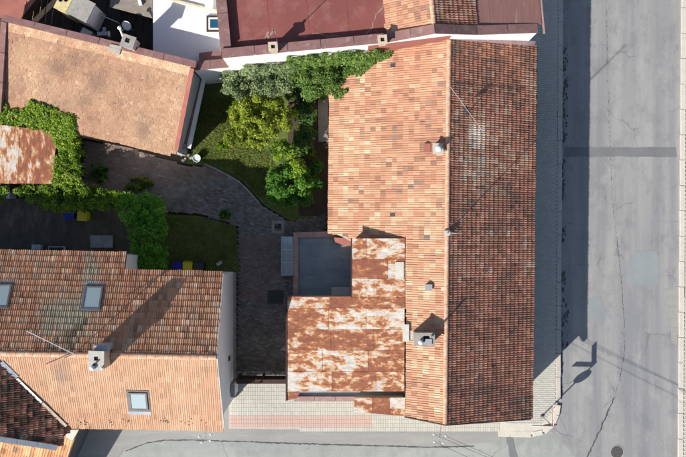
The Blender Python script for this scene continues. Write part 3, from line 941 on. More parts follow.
def toneW(x, y, a, s):
    n = fbm(x, y, .3, 3, 2.0); n2 = fbm(x, y, 1.4, 2, 5.0)
    py = 228.5 - y * 22
    t = .50 + n * .4 + n2 * .25 + random.gauss(0, .18)
    d = 0.0
    r = random.random()
    if r < .016: d = random.uniform(.4, .9)
    elif r < .07: d = random.uniform(.1, .35)
    if py > 250: t += .02; d *= .35
    return (min(1, max(0, t)), 1 + random.gauss(0, .055), d, 1)
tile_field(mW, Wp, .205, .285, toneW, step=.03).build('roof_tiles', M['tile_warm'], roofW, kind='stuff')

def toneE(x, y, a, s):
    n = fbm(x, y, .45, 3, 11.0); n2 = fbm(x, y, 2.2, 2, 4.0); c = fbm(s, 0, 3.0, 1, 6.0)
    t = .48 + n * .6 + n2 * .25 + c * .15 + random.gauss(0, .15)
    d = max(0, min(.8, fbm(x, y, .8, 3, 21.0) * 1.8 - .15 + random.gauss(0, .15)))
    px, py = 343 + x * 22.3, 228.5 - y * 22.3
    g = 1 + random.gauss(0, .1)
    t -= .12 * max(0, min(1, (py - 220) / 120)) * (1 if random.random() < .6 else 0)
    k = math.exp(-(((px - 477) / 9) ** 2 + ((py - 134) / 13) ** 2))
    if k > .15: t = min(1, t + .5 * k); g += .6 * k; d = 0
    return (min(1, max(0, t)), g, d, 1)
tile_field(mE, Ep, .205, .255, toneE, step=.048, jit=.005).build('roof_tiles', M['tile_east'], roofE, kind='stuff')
ridge_row(roofE, R1 + rd * .05, R2 - rd * .02, M['ridge_warm'], .40, .105, .03)
# verge mortar and eaves board, flashing at the party wall
mb = MB(); mb.bar(mW.px(405, 416.8) + Vector((0, 0, .0)), mW.px(445, 424.8), .05, .12); mb.build('verge_board', M['wood_dark'], roofW)
mb = MB(); mb.bar(mE.px(445, 424.9), mE.px(530.2, 418.9), .05, .14); mb.build('verge_board', M['wood_dark'], roofE)
gutter(roofE, mE.px(536.3, 45.5) + Vector((0, 0, -.06)), mE.px(530.9, 418.3) + Vector((0, 0, -.06)), .07, 'dark_metal')
gutter(roofW, mW.px(329.2, 66) + Vector((0, 0, -.06)), mW.px(329.2, 234) + Vector((0, 0, -.06)), .06, 'wood_dark')
mb = MB(); mb.slab([mE.px(449, 39.5) + mE.n * .075, mE.px(533, 46.5) + mE.n * .075, mE.px(535, 41.5) + mE.n * .09, mE.px(449, 35.5) + mE.n * .09], .02, mE.n)
mb.build('flashing', M['pink_flash'], roofE)
# facade windows on the street side
fa = mE.px(530, 47); fb = mE.px(525, 415)
for i in range(6):
    t = (i + .6) / 6.2
    q = fa.lerp(fb, t); a = Vector((q.x, q.y, 0)); dd = (fb - fa); dd.z = 0; dd.normalize()
    mb = MB(); mb.bar(a - dd * .6 + Vector((.02, 0, 1.75)), a + dd * .6 + Vector((.02, 0, 1.75)), .08, 1.4)
    wn = mb.build('window', M['white_paint'], main)
    mb = MB()
    for k in (-1, 1): mb.bar(a + dd * (.3 * k - .26) + Vector((.065, 0, 1.75)), a + dd * (.3 * k + .26) + Vector((.065, 0, 1.75)), .012, 1.26)
    mb.build('pane', M['glass_blue'], wn)
# chimneys on the west slope
q = mW.px(437, 149.5)
ch = chimney(main, (q.x, q.y), .36, .36, q.z - .3, q.z + .55, 0, M['mortar'], M['concrete_pale'], (0, 0, .2))
mb = MB(); mb.lathe((q.x + .0, q.y - .02, q.z + .55), [(.03, 0), (.05, .1), (.13, .12), (.155, .19), (.13, .27), (.06, .32), (0, .33)], 14); mb.build('cowl', M['white_paint'], ch, smooth=True)
mb = MB(); q2 = mW.px(427, 148); mb.box((q2.x, q2.y), .28, .36, q2.z - .2, q2.z + .22); mb.build('flue_block', M['red_trim'], ch)
q = mW.px(422.5, 336.5)
ch = chimney(main, (q.x, q.y), .80, .46, q.z - .5, q.z + 1.15, 0, M['concrete'], M['concrete'], (.08, .02, .26))
mb = MB(); mb.lathe((q.x - .18, q.y - .12, q.z + 1.14), [(.05, 0), (.05, .06), (.10, .08), (.115, .14), (.09, .2), (.0, .22)], 14); mb.build('cowl', M['white_paint'], ch, smooth=True)
mb = MB(); mb.box((q.x + .16, q.y - .10), .30, .24, q.z + 1.16, q.z + 1.21); mb.build('cover_plate', M['alu'], ch)
mb = MB(); mb.tube([(q.x + .3, q.y + .15, q.z + 1.1), (q.x + .3, q.y + .15, q.z + 1.75)], .05); mb.build('flue_pipe', M['zinc'], ch)
mb = MB(); q2 = mW.px(411, 335); mb.box((q2.x, q2.y), .22, .42, q2.z - .1, q2.z + .12); mb.build('flashing_block', M['concrete_pale'], ch)
q = mW.px(428, 287); mb = MB(); mb.box((q.x, q.y), .26, .20, q.z - .05, q.z + .28); vb = mb.build('roof_vent', M['white_paint'], main)
mb = MB(); mb.box((q.x, q.y), .32, .26, q.z + .285, q.z + .32); mb.build('vent_lid', M['alu'], vb)
for (a, b) in ((393.5, 65.5), (393, 215)):
    q = mW.px(a, b); up = Vector((-mW.d.x, -mW.d.y, 0))
    mb = MB(); mb.slab([mW.at(q.x + sx * .10, q.y + sy * .085, .075) for sx, sy in ((-1, -1), (1, -1), (1, 1), (-1, 1))], .03, mW.n)
    mb.build('roof_light_tile', M['dark_metal'], roofW)
# thin mast on the ridge
c = P(447, 233, RZ + .1)
mast = thing('antenna_mast', c, 'tall thin antenna mast rising from the ridge of the corner house', 'antenna')
mb = MB(); mb.tube([c + Vector((0, 0, -.1)), c + Vector((0, 0, 3.7))], .026, 8, .02); mb.build('mast', M['alu'], mast)
mb = MB(); mb.box((c.x, c.y), .26, .22, c.z - .1, c.z + .1); mb.build('mast_foot', M['concrete_pale'], mast)
mb = MB()
for z, l in ((3.6, .22), (3.3, .3)): mb.bar(c + Vector((-l, 0, z)), c + Vector((l, 0, z)), .012, .012)
mb.build('dipole', M['alu'], mast)
# leaning television antenna over the dark slope
a = P(450.5, 87, RZ + .15); b = P(483, 131.5, 6.2)
an = thing('television_antenna', a, 'pale television antenna leaning from the ridge out over the dark east slope', 'antenna')
mb = MB(); mb.tube([a - Vector((0, 0, .15)), a, b], .014, 6); mb.build('boom', M['alu'], an)
d = (b - a).normalized(); s = d.cross(Vector((0, 0, 1))).normalized()
for t, l in ((.99, .22), (.95, .28)):
    mb = MB(); mb.tube([a.lerp(b, t) - s * l, a.lerp(b, t) + s * l], .009, 6); mb.build('element', M['alu'], an)
q = mE.px(466, 116); mb = MB(); mb.tube([Vector((q.x, q.y, q.z + .02)), a.lerp(b, .5)], .02, 6); mb.build('prop', M['dark_metal'], an)
mb = MB(); mb.box(a.lerp(b, .47)[:2], .2, .16, a.lerp(b, .47).z - .16, a.lerp(b, .47).z - .03, .6); mb.build('amplifier_box', M['dark_metal'], an)

# ------------------------------------------------------------------ rusty lean-to against the house
o = mW.px(404.5, 320) + mW.n * .09
lt = Plane(o, -dE, .25)
lean = thing('lean_to', P(345, 330, 0), 'lean-to shed roofed in flaking rusty metal sheets beside the tiled house', 'shed')
body(lean, [lt.px(*p) for p in [(289, 299), (352, 299), (353, 241), (404, 241), (404, 389.5), (289, 389.5)]], lt, drop=.06)
lr = MB(); lr.slab([lt.px(*p) - lt.n * .012 for p in [(287, 297), (351.5, 297), (351.5, 238.5), (405, 238.5), (404.5, 391.5), (287, 391.5)]], .05, lt.n)
lroof = lr.build('roof', M['rust_plain'], lean)
rows = [(238.5, 259.5, [351.5, 366.5, 405]), (259.5, 279, [351.5, 388, 396.5, 405]), (279, 297.3, [351.5, 374, 405]),
        (297.3, 308.5, [287, 330, 352, 405]), (308.5, 329.5, [287, 329, 366, 404.7]), (329.5, 350.5, [287, 331, 374, 404.7]),
        (350.5, 371.8, [287, 322.5, 368, 404.5]), (371.8, 391.5, [287, 332, 376, 404.5])]
for y0, y1, xs in rows:
    for x0, x1 in zip(xs, xs[1:]):
        l = [random.uniform(.0, .016) for _ in range(4)]
        q = [lt.px(x0 + .15, y1 - .2), lt.px(x1 - .15, y1 - .2), lt.px(x1 - .15, y0 + .2), lt.px(x0 + .15, y0 + .2)]
        mb = MB(); mb.slab([p + lt.n * (.006 + k) for p, k in zip(q, l)], .008, lt.n)
        # folded seam along the uphill joint
        mb.bar(q[3] + lt.n * .014, q[2] + lt.n * .014, .028, .024)
        mb.build('roof_sheet', M['rust'], lroof)
q = [lt.px(*p) + lt.n * .008 for p in [(287, 400.5), (297, 398), (300, 391.8), (287, 391.8)]]
mb = MB(); mb.slab(q, .008, lt.n); mb.build('roof_sheet', M['rust'], lroof)
for a in ((395.5, 262, 404, 279.5), (403.5, 324, 410, 341)):
    q = [lt.px(a[0], a[3]), lt.px(a[2], a[3]), lt.px(a[2], a[1]), lt.px(a[0], a[1])]
    mb = MB(); mb.slab([p + lt.n * (.05 if a[0] < 400 else .22) for p in q], .012, lt.n); mb.build('patch_sheet', M['concrete_pale'], lroof)
mb = MB(); mb.bar(lt.px(286.6, 297) + lt.n * .01, lt.px(286.6, 400.5) + lt.n * .01, .06, .1); mb.build('verge_trim', M['wood_dark'], lean)
mb = MB(); mb.bar(lt.px(351.2, 238) + lt.n * .0, lt.px(351.2, 297) + lt.n * .0, .04, .1); mb.build('verge_trim', M['wood_dark'], lean)
mb = MB(); mb.bar(lt.px(287, 296.8), lt.px(351, 296.8), .03, .1); mb.build('verge_trim', M['rust_plain'], lean)
# box gutter and low parapet in front of it
gz = 3.3
mb = MB(); mb.slab([P(299, 391, gz), P(405, 391, gz), P(405, 398, gz), P(294, 398, gz)], .05); mb.build('box_gutter', M['zinc'], lean)
mb = MB()
mb.prism([P(291, 397.2, gz) * 1, P(356, 397.2, gz), P(356, 401.3, gz), P(291, 401.3, gz)] if False else [Vector((p.x, p.y, 0.0)) for p in (P(294, 397.2, gz), P(356, 397.2, gz), P(356, 400.6, gz), P(294, 400.6, gz))],
         [Vector((p.x, p.y, 3.42)) for p in (P(294, 397.2, gz), P(356, 397.2, gz), P(356, 400.6, gz), P(294, 400.6, gz))])
mb.build('parapet_wall', M['plaster'], lean)
coping_run(lean, P(294, 399, 3.48), P(356, 399, 3.48), .23, .06, 3, 'coping_light')
# rusty canopy over the doorway
cp = Plane(o - Vector((0, 0, .42)), -dE, .25)
can = [(354, 397.5), (405.5, 397.5), (406, 416.2), (354, 412)]
mb = MB(); mb.slab([cp.px(*p) - cp.n * .01 for p in can], .06, cp.n); cano = mb.build('canopy', M['rust_plain'], lean)
for x0, x1, yb0, yb1 in ((354, 372, 412, 413.4), (372, 390, 413.4, 414.9), (390, 406, 414.9, 416.2)):
    q = [cp.px(x0 + .1, yb0), cp.px(x1 - .1, yb1), cp.px(x1 - .1, 397.6), cp.px(x0 + .1, 397.6)]
    mb = MB(); mb.slab([p + cp.n * random.uniform(.004, .014) for p in q], .008, cp.n); mb.build('roof_sheet', M['rust'], cano)
w_ = [cp.px(*p) for p in ((357, 398.5), (404, 398.5), (404, 412.5), (357, 409.5))]
body(lean, w_, cp, 'porch_wall', 'plaster', .08)

# ------------------------------------------------------------------ flat-roofed annex in the shade
fz = 1.55
ann = thing('flat_roof_annex', P(320, 268, 0), 'low annex with felt flat roof coloured blue-grey for sky-lit shade in the courtyard corner', 'shed')
def flat_prism(pts, z, z0): 
    mb = MB(); t = [P(a, b, z) for a, b in pts]
    mb.prism([Vector((p.x, p.y, z0)) for p in t], t); return mb
flat_prism([(294, 233), (351, 233), (353, 241), (353, 299), (294, 299)], fz - .03, 0).build('wall', M['plaster'], ann)
rf = flat_prism([(298, 238), (352, 238), (352, 299), (298, 299)], fz, fz - .029).build('roof', M['sky_tint_roof'], ann)
mb = MB()
for yy in (252, 267, 282): mb.bar(P(298.5, yy, fz + .004), P(351, yy + .6, fz + .004), .05, .006)
mb.build('felt_seam', M['sky_tint_roof'], rf)
flat_prism([(331.5, 287), (350, 287), (350, 296.5), (331.5, 296.5)], fz + .03, fz + .001).build('roof_hatch', M['grey_wall'], rf)
coping_run(ann, P(295.8, 298, fz + .1), P(295.8, 236, fz + .1), .24, .12, 3, 'coping_light')
coping_run(ann, P(293.3, 235, fz + .1), P(334, 234, fz + .1), .26, .12, 2, 'coping_light')
flat_prism([(334, 237.5), (351.5, 238.5), (351.5, 246), (341, 244.5), (335, 242)], 2.3, fz).build('capping_wall', M['red_trim'], ann)
flat_prism([(342, 232), (350, 234), (350, 240), (343, 239)], 2.75, 1.9).build('capping_wall', M['coping'], ann)

cf = thing('cold_frame', P(287, 255, .1), 'low glazed cold frame with pale blue panes against the flat-roofed annex', 'cold frame')
A, B, C_, D = P(281.5, 275, .75), P(292.5, 275, 1.15), P(292.5, 237, 1.15), P(281.5, 237, .75)
mb = MB(); mb.prism([Vector((p.x, p.y, .09)) for p in (A, B, C_, D)], [p - Vector((0, 0, .06)) for p in (A, B, C_, D)]); mb.build('base', M['dark_wall'], cf)
for i in range(3):
    a0 = A.lerp(D, i / 3 + .01); a1 = A.lerp(D, (i + 1) / 3 - .01); b0 = B.lerp(C_, i / 3 + .01); b1 = B.lerp(C_, (i + 1) / 3 - .01)
    mb = MB(); mb.slab([a0, b0, b1, a1], .02); mb.build('pane', M['glass_pale'], cf)
for i in range(4):
    mb = MB(); mb.bar(A.lerp(D, i / 3) + Vector((0, 0, .012)), B.lerp(C_, i / 3) + Vector((0, 0, .012)), .05, .05); mb.build('glazing_bar', M['grey_wall'], cf)
for (p, q) in ((A, D), (B, C_), (A.lerp(B, .45), D.lerp(C_, .45))):
    mb = MB(); mb.bar(p + Vector((0, 0, .008)), q + Vector((0, 0, .008)), .045, .045); mb.build('glazing_bar', M['grey_wall'], cf)

# ------------------------------------------------------------------ left house
LZ = 7.25
L1 = P(216.6, 357.5, LZ); L2 = P(0, 353.6, LZ)
ld = (L2 - L1).normalized(); dN = Vector((-ld.y, ld.x, 0))
if dN.y < 0: dN = -dN
lN = Plane(L1, dN, .56); lS = Plane(L1, -dN, .58)
left = thing('house', P(110, 340, 0), 'white-gabled house with orange tiled roof, skylights and a ridge chimney', 'house')
LNp = [lN.px(*p) for p in [(216.6, 357.5), (222.8, 274.5), (124.5, 271.5), (126.5, 252.5), (-220, 248.5), (-220, 349.5)]]  # unseen west run of the roof lengthened to shade the yard
LSp = [lS.px(*p) for p in [(216.6, 357.5), (223.6, 428.3), (69, 427.4), (1, 362), (-9, 353.4)]]
xw = L1.x - .02
nb_pts = [lN.at(xw, L1.y), lN.at(xw, lN.px(222, 277).y)] + [lN.px(*p) for p in [(122, 274.5), (124, 256.5), (-220, 253), (-220, 349.5)]]
body(left, nb_pts, lN, 'wall', 'white_wall')
body(left, [lS.at(xw, L1.y - .001), lS.at(xw, -8.42), lS.at(lS.px(73, 420).x, -8.40), lS.px(2, 355)], lS, 'wall', 'white_wall')
rN = deck(LNp, lN).build('roof', M['deck'], left)
rS = deck(LSp, lS).build('roof', M['deck'], left)
def toneLN(x, y, a, s):
    px, py = 343 + x * 22.8, 228.5 - y * 22.8
    n = fbm(x, y, .5, 3, 8.0)
    t = .5 + n * .5 + random.gauss(0, .22)
    k = math.exp(-(((px - 70) / 28) ** 2 + ((py - 318) / 22) ** 2)) + .9 * math.exp(-(((px - 86) / 8) ** 2 + ((py - 275) / 20) ** 2))
    d = min(.85, max(0, k * 1.1 + random.gauss(-.05, .18)))
    g = 1 + random.gauss(0, .1)
    kk = math.exp(-(((px - 75) / 13) ** 2 + ((py - 338) / 11) ** 2))
    if random.random() < kk: g *= .3; d = .3
    return (min(1, max(0, t)), g, d, 1)
tile_field(lN, LNp, .185, .30, toneLN, step=.042).build('roof_tiles', M['tile_left_n'], rN, kind='stuff')
def toneLS(x, y, a, s):
    px, py = 343 + x * 22.6, 228.5 - y * 22.6
    n = fbm(x, y, .5, 3, 14.0)
    t = .5 + n * .45 + random.gauss(0, .10); d = 0; g = 1 + random.gauss(0, .04)
    kk = math.exp(-(((px - 68) / 9) ** 2 + ((py - 370) / 14) ** 2))
    d = min(.55, max(0, kk * .5 + random.gauss(0, .08)))
    return (min(1, max(0, t)), g, d, 1)
tile_field(lS, LSp, .185, .30, toneLS, step=.02, hs=.6).build('roof_tiles', M['tile_left_s'], rS, kind='stuff')
ridge_row(rS, L1 + ld * .03, L2 + ld * 9.0, M['ridge_warm'], .37, .12, .03)
gutter(rS, lS.px(223.2, 429.2) + Vector((0, 0, -.03)), lS.px(70, 428.4) + Vector((0, 0, -.03)), .06, 'wood_dark')
gutter(rN, lN.px(126, 252) + Vector((0, 0, -.05)), lN.px(-220, 248) + Vector((0, 0, -.05)), .06, 'wood_dark')
gutter(rN, lN.px(222.6, 274) + Vector((0, 0, -.05)), lN.px(126, 271) + Vector((0, 0, -.05)), .05, 'wood_dark')
for pl_, a, b in ((lN, (217.2, 357.5), (223.4, 274.5)), (lS, (217.2, 357.5), (224.2, 428.3))):
    mb = MB(); mb.bar(pl_.px(*a) + Vector((0, 0, .01)), pl_.px(*b) + Vector((0, 0, .01)), .04, .12); mb.build('verge_trim', M['grey_wall'], left)
skylight(rN, lN, 92.5, 299, .82, 1.15, M['glass_sky'])
skylight(rN, lN, 1, 297, .82, 1.15, M['glass_sky'])
skylight(rS, lS, 138.7, 400, .80, .98, M['glass_sky'])
c = P(103.5, 357, LZ)
ch = chimney(left, (c.x, c.y), .56, .72, LZ - .6, LZ + 1.3, math.radians(-1), M['mortar'], M['concrete_pale'], (.0, .1, .17))
mb = MB(); mb.box((c.x + .12, c.y + .49), .56, .22, LZ - .6, LZ + .95); mb.build('flue_box', M['zinc'], ch)
for dx, s in ((-.14, .11), (.27, .06)):
    mb = MB(); mb.lathe((c.x + dx, c.y - .28, LZ + 1.3), [(s * .5, 0), (s * .6, .05), (s, .07), (s, .12), (0, .17)], 12); mb.build('cowl', M['white_paint'], ch, smooth=True)
mb = MB(); mb.box((c.x + .0, c.y - .08), .34, .07, LZ + 1.3, LZ + 1.34, .8); mb.build('soot_slab', M['dark_metal'], ch)
# small vent in the white gable
g0 = nb_pts[1]; g1 = Vector((xw, -8.42, 5))
q = Vector((g0.x + .02, g1.y + (g0.y - g1.y) * .36, 3.1))
mb = MB(); mb.box((q.x, q.y), .04, .22, 2.2, 2.75); mb.build('wall_vent', M['dark_metal'], left)
# plinth along the gable
mb = MB(); mb.box((g0.x + .06, (g0.y + g1.y) / 2), .10, abs(g0.y - g1.y) - .05, 0, .45); mb.build('plinth', M['concrete'], left)
# roof aerial
c = P(75, 353, LZ)
an = thing('roof_antenna', c, 'light metal antenna with crossed booms above the ridge of the white-gabled house', 'antenna')
mb = MB(); mb.tube([c, c + Vector((0, 0, 1.75))], .024, 8); mb.build('mast', M['alu'], an)
z = LZ + 1.65
for i, (p, q) in enumerate(((P(27, 331, z), P(76, 355, z)), (P(46, 364, z - .2), P(80, 349, z - .2)))):
    mb = MB(); mb.tube([p, q], .022, 6); mb.build('boom', M['alu' if i == 0 else 'rust_plain'], an)
    d = (q - p).normalized(); s = d.cross(Vector((0, 0, 1)))
    for t in ((.04, .2, .36, .52, .68, .84) if i == 0 else (.1, .5)):
        mb = MB(); k = p.lerp(q, t); mb.tube([k - s * .14 + Vector((0, 0, 0)), k + s * .14], .007, 5); mb.build('element', M['alu'], an)

# ------------------------------------------------------------------ wing with the dark mossy roof
A = lS.px(1, 362); B = lS.px(69, 427.4)
wp = Plane(A + Vector((0, 0, .03)), (1, 0), (A.z - B.z) / (B.x - A.x))
wing = thing('house', P(25, 425, 0), 'house wing with dark mossy red-brown roof meeting the white-gabled house at a valley', 'house')
wpx = [(1, 362.2), (68.8, 427.6), (60, 446), (-4, 437), (-4, 357.5)]
Wg = [wp.px(*p) for p in wpx]
body(wing, [wp.px(*p) for p in [(1, 366), (62, 426), (56, 442), (-4, 434), (-4, 361)]], wp, 'wall', 'plaster')
rw = deck(Wg, wp).build('roof', M['deck'], wing)
tile_field(wp, Wg, .19, .28, tone_basic(1, .9, 31.0, .15, .16), step=.05, jit=.009).build('roof_tiles', M['tile_mossy'], rw, kind='stuff')
wp2 = Plane(wp.px(-4, 400), (-1, 0), .6)
Wg2 = [wp2.at(*p) for p in ((Wg[4].x, Wg[4].y), (Wg[3].x, Wg[3].y), (Wg[3].x - 3, Wg[3].y), (Wg[4].x - 3, Wg[4].y))]
rw2 = deck(Wg2, wp2).build('roof', M['deck'], wing)
tile_field(wp2, Wg2, .19, .28, tone_basic(1, .6, 33.0, .1), step=.04).build('roof_tiles', M['tile_warm'], rw2, kind='stuff')
for t0, t1, mt, wd in ((0, .24, 'zinc', .26), (.24, .62, 'white_wall', .10), (.62, 1, 'mortar', .14)):
    mb = MB(); a = wp.px(1, 362).lerp(wp.px(67, 426), t0 + .005); b = wp.px(1, 362).lerp(wp.px(67, 426), t1 - .005)
    mb.bar(a + Vector((0, 0, .09)), b + Vector((0, 0, .09)), wd, .05); mb.build('valley_flashing', M[mt], rw)
a = wp.px(-4, 438); b = wp.px(58, 447.2)
for i in range(3):
    mb = MB(); mb.bar(a.lerp(b, i / 3 + .004) + Vector((0, 0, .08)), a.lerp(b, (i + 1) / 3 - .004) + Vector((0, 0, .08 + .01 * i)), .24, .06); mb.build('verge_flashing', M['zinc'], rw)
# bare wires / aerial rods over the dark roof
for i, (p, q) in enumerate((((-8, 429, 7.0), (10, 418.5, 6.6)), ((-8, 441, 6.8), (20, 427, 6.4)), ((-6, 381, 7.0), (2, 379, 7.0)))):
    mb = MB(); mb.tube([P(*p), P(*q)], .018, 6); mb.build('wire_stay', M['white_paint'], rw)

# ------------------------------------------------------------------ low outbuilding at the lower left edge
op = Plane(P(72, 430, 3.9), (-.33, -.94), .35)
outb = thing('outbuilding', P(40, 470, 0), 'low outbuilding with sunlit ochre tiles below the dark mossy wing', 'building')
opx = [(78.5, 428.5), (21, 585), (-60, 590), (-60, 428), (50, 440), (62, 429)]  # unseen south run lengthened so the verge shadow reaches the street
Op = [op.px(*p) for p in opx]
body(outb, [op.px(*p) for p in [(75, 432), (19, 582), (-60, 587), (-60, 445), (58, 445), (64, 432)]], op, 'wall', 'shade_dark_wall')
ro = deck(Op, op).build('roof', M['deck'], outb)
tile_field(op, Op, .27, .32, tone_basic(1, .5, 41.0, .04, .1), step=.05, jit=.006).build('roof_tiles', M['tile_plain'], ro, kind='stuff')
mb = MB(); mb.bar(op.px(79, 428.5), op.px(21.5, 585), .05, .13); mb.build('verge_board', M['wood_dark'], ro)
mb = MB(); mb.slab([op.px(68, 428) + op.n * .08, op.px(80, 428) + op.n * .08, op.px(73, 440) + op.n * .08, op.px(66, 436) + op.n * .08], .02, op.n); mb.build('flashing_sheet', M['concrete_pale'], ro)

# ------------------------------------------------------------------ upper-left house (mottled mono-pitch roof)
UZ = 5.0
U1 = P(7, 22, UZ); U2 = P(192, 67, UZ)
ud = (U2 - U1).normalized(); dS = Vector((ud.y, -ud.x, 0))
up_ = Plane(U1, dS, .385)
upl = thing('house', P(100, 95, 0), 'house with mottled tan tiled roof and red coping behind the ivy', 'house')
upx = [(7, 22), (192, 67), (176.0, 155.4), (80, 134.7), (2.5, 118.5)]
Up = [up_.px(*p) for p in upx]
body(upl, [up_.px(*p) for p in [(8, 24), (190, 68), (175, 151), (80, 131), (4, 116)]], up_, 'wall', 'grey_wall')
ru = deck(Up, up_).build('roof', M['deck'], upl)
def toneU(x, y, a, s):
    px, py = 343 + x * 21.8, 228.5 - y * 21.8
    n = fbm(x, y, .55, 3, 18.0)
    t = .50 + n * .8 + random.gauss(0, .09) + .22 * max(0, (px - 110) / 60) * .9
    d = max(0, min(.5, .05 + fbm(x, y, .6, 4, 28.0) * 1.3 + random.gauss(0, .08))) * (.35 if px > 150 else 1)
    for sx_, sy_, rx_, ry_, am in ((60, 68, 13, 9, .6), (78, 62, 12, 7, .45), (98, 82, 12, 14, .65), (84, 100, 12, 9, .55), (46, 84, 10, 9, .35), (128, 74, 10, 9, .25), (142, 128, 8, 12, .65), (118, 104, 10, 10, .3)):
        d = max(d, min(.8, am * 1.25 * math.exp(-((px - sx_) / rx_) ** 2 - ((py - sy_) / ry_) ** 2) + random.gauss(0, .05)))
    g = 1 + random.gauss(0, .045)
    if s > -.45: t = min(1, t + .25 + .3 * fbm(a, 0, 3.0, 1, 2.2)); g *= 1.15; d *= .3
    return (min(1, max(0, t)), g, d, 1)
tile_field(up_, Up, .175, .165, toneU, prof=PLAIN, step=.016, stagger=True, jit=.006).build('roof_tiles', M['tile_mottled'], ru, kind='stuff')
coping_run(upl, P(2, 17.5, UZ + .12), P(196, 64.5, UZ + .12), .30, .35, 6, 'coping')
coping_run(upl, P(3.6, 22, UZ + .1), P(-2, 112, 3.9), .26, .3, 3, 'coping')
mb = MB(); a = up_.px(192.4, 68.5); b = up_.px(176.3, 151)
mb.bar(a + Vector((0, 0, .06)), b + Vector((0, 0, .06)), .20, .10); mb.build('verge_trim', M['red_trim'], ru)
gutter(ru, up_.px(178.6, 156) + Vector((0, 0, -.05)), up_.px(2, 119.3) + Vector((0, 0, -.05)), .055, 'wood_dark')
flat_prism([(198, 72), (203.3, 71.5), (186.3, 147.5), (180, 146.5)], 1.7, 0).build('side_wall', M['dark_wall'], upl)
flat_prism([(198, 72), (203.3, 71.5), (186.3, 147.5), (180, 146.5)], 1.75, 1.701).build('side_coping', M['coping'], upl)
flat_prism([(203.4, 71.6), (207.2, 71.8), (190.6, 148.5), (186.5, 147.6)], 1.73, 1.55).build('side_gutter', M['white_wall'], upl)
flat_prism([(180.5, 143), (185.6, 144), (185, 149), (180, 147.5)], 1.9, 1.6).build('coping_block', M['coping_light'], upl)
q = up_.px(115.5, 50); 
mb = MB(); mb.slab([up_.px(*p) + up_.n * .12 for p in ((108.5, 50), (120, 54.5), (122.5, 46), (111, 43.5))], .12, up_.n); mb.build('roof_plate', M['concrete'], ru)
c = P(132, 45, UZ)
ch = chimney(upl, (c.x, c.y), .50, .46, UZ - .3, UZ + .85, math.radians(-18), M['concrete_pale'], M['concrete'], (-.04, .04, .2))
for i, (px, py) in enumerate(((60, 88), (72, 113), (140, 127))): pass

# ------------------------------------------------------------------ north house behind the white parapet
def SWx(xp): return Vector((xp / 20, (147.5 + (xp + 101) * .0952) / 20, 0))
nh = thing('house', P(380, 20, 0), 'house with red felt roof, tiled ridge and brown metal roof behind a white parapet', 'house')
nv = Vector((-.0948, .9955, 0))
prof_ = [(-136, 4.6), (-104.01, 4.6), (-104, 7.0), (38, 7.0), (77, 8.0), (116, 6.78), (172, 5.85)]
for (x0, z0), (x1, z1) in zip(prof_, prof_[1:]):
    if x1 - x0 < 1: continue
    a, b = SWx(x0), SWx(x1)
    mb = MB()
    base = [a, b, b + nv * .3, a + nv * .3]
    mb.prism([Vector((p.x, p.y, 0)) for p in base], [Vector((p.x, p.y, z)) for p, z in zip(base, (z0, z1, z1, z0))])
    mb.build('parapet_wall', M['white_wall'], nh)
    n = 5 if x0 == -104 else 2
    m_ = nv * .15
    coping_run(nh, a + m_ + Vector((0, 0, z0 + .10)), b + m_ + Vector((0, 0, z1 + .10)), .40, .09, n, 'coping')
# salmon painted band of the party wall over the corner house
a, b = SWx(22) - nv * .015, SWx(93) - nv * .015
mb = MB(); mb.prism([a + Vector((0, 0, 3.2)), b + Vector((0, 0, 5.4)), b + nv * .014 + Vector((0, 0, 5.4)), a + nv * .014 + Vector((0, 0, 3.2))],
                    [a + Vector((0, 0, 6.45)), b + Vector((0, 0, 7.0)), b + nv * .014 + Vector((0, 0, 7.0)), a + nv * .014 + Vector((0, 0, 6.45))])
mb.build('painted_band', M['red_trim'], nh)
rz_ = 6.72
def nb(xp, back): return SWx(xp) + nv * back
# body
mb = MB(); fp = [nb(-104, .31), nb(172, .31), nb(172, 9), nb(-104, 9)]
mb.prism([Vector((p.x, p.y, 0)) for p in fp], [Vector((p.x, p.y, 5.0)) for p in fp]); mb.build('wall', M['white_wall'], nh)
fp = [nb(-104, .31), nb(39, .31), nb(39, 9), nb(-104, 9)]
mb = MB(); mb.prism([Vector((p.x, p.y, 5.02)) for p in fp], [Vector((p.x, p.y, rz_)) for p in fp]); rr = mb.build('roof', M['red_roof'], nh)
mb = MB(); fp = [nb(-104, .305), nb(-96, .305), nb(-96, 9), nb(-104, 9)]
mb.prism([Vector((p.x, p.y, rz_ + .002)) for p in fp], [Vector((p.x, p.y, 6.98)) for p in fp]); mb.build('parapet_wall', M['coping'], nh)
coping_run(nh, nb(-100, .45) + Vector((0, 0, 7.1)), nb(-100, 9) + Vector((0, 0, 7.1)), .46, .1, 6, 'coping')
# felt seams and pale cracks of the red roof
mb = MB()
for xp in (-62, -28, 6): mb.bar(nb(xp, .32) + Vector((0, 0, rz_ + .004)), nb(xp, 9) + Vector((0, 0, rz_ + .004)), .06, .008)
mb.build('felt_seam', M['red_roof'], rr)
def rstrip(pts, wd):
    mb = MB(); pts = [P(a, b, rz_ + .006) for a, b in pts]; full = []
    for a, b in zip(pts, pts[1:]):
        n = max(1, int((b - a).length / .15))
        full += [a.lerp(b, i / n) + Vector((random.gauss(0, .03), random.gauss(0, .03), 0)) for i in range(n)]
    for a, b in zip(full, full[1:]):
        d = (b - a).normalized(); s = Vector((-d.y, d.x, 0)) * wd * random.uniform(.3, 1.2) / 2
        mb.add([a - s, b - s, b + s, a + s], [(0, 1, 2, 3)])
    return mb.build('roof_crack', M['coping_light'], rr)
rstrip([(296, 34), (306, 37), (318, 34), (330, 37), (343, 34)], .05)
rstrip([(364, 36), (372, 27), (376, 14), (384, 6), (386, -6)], .05)
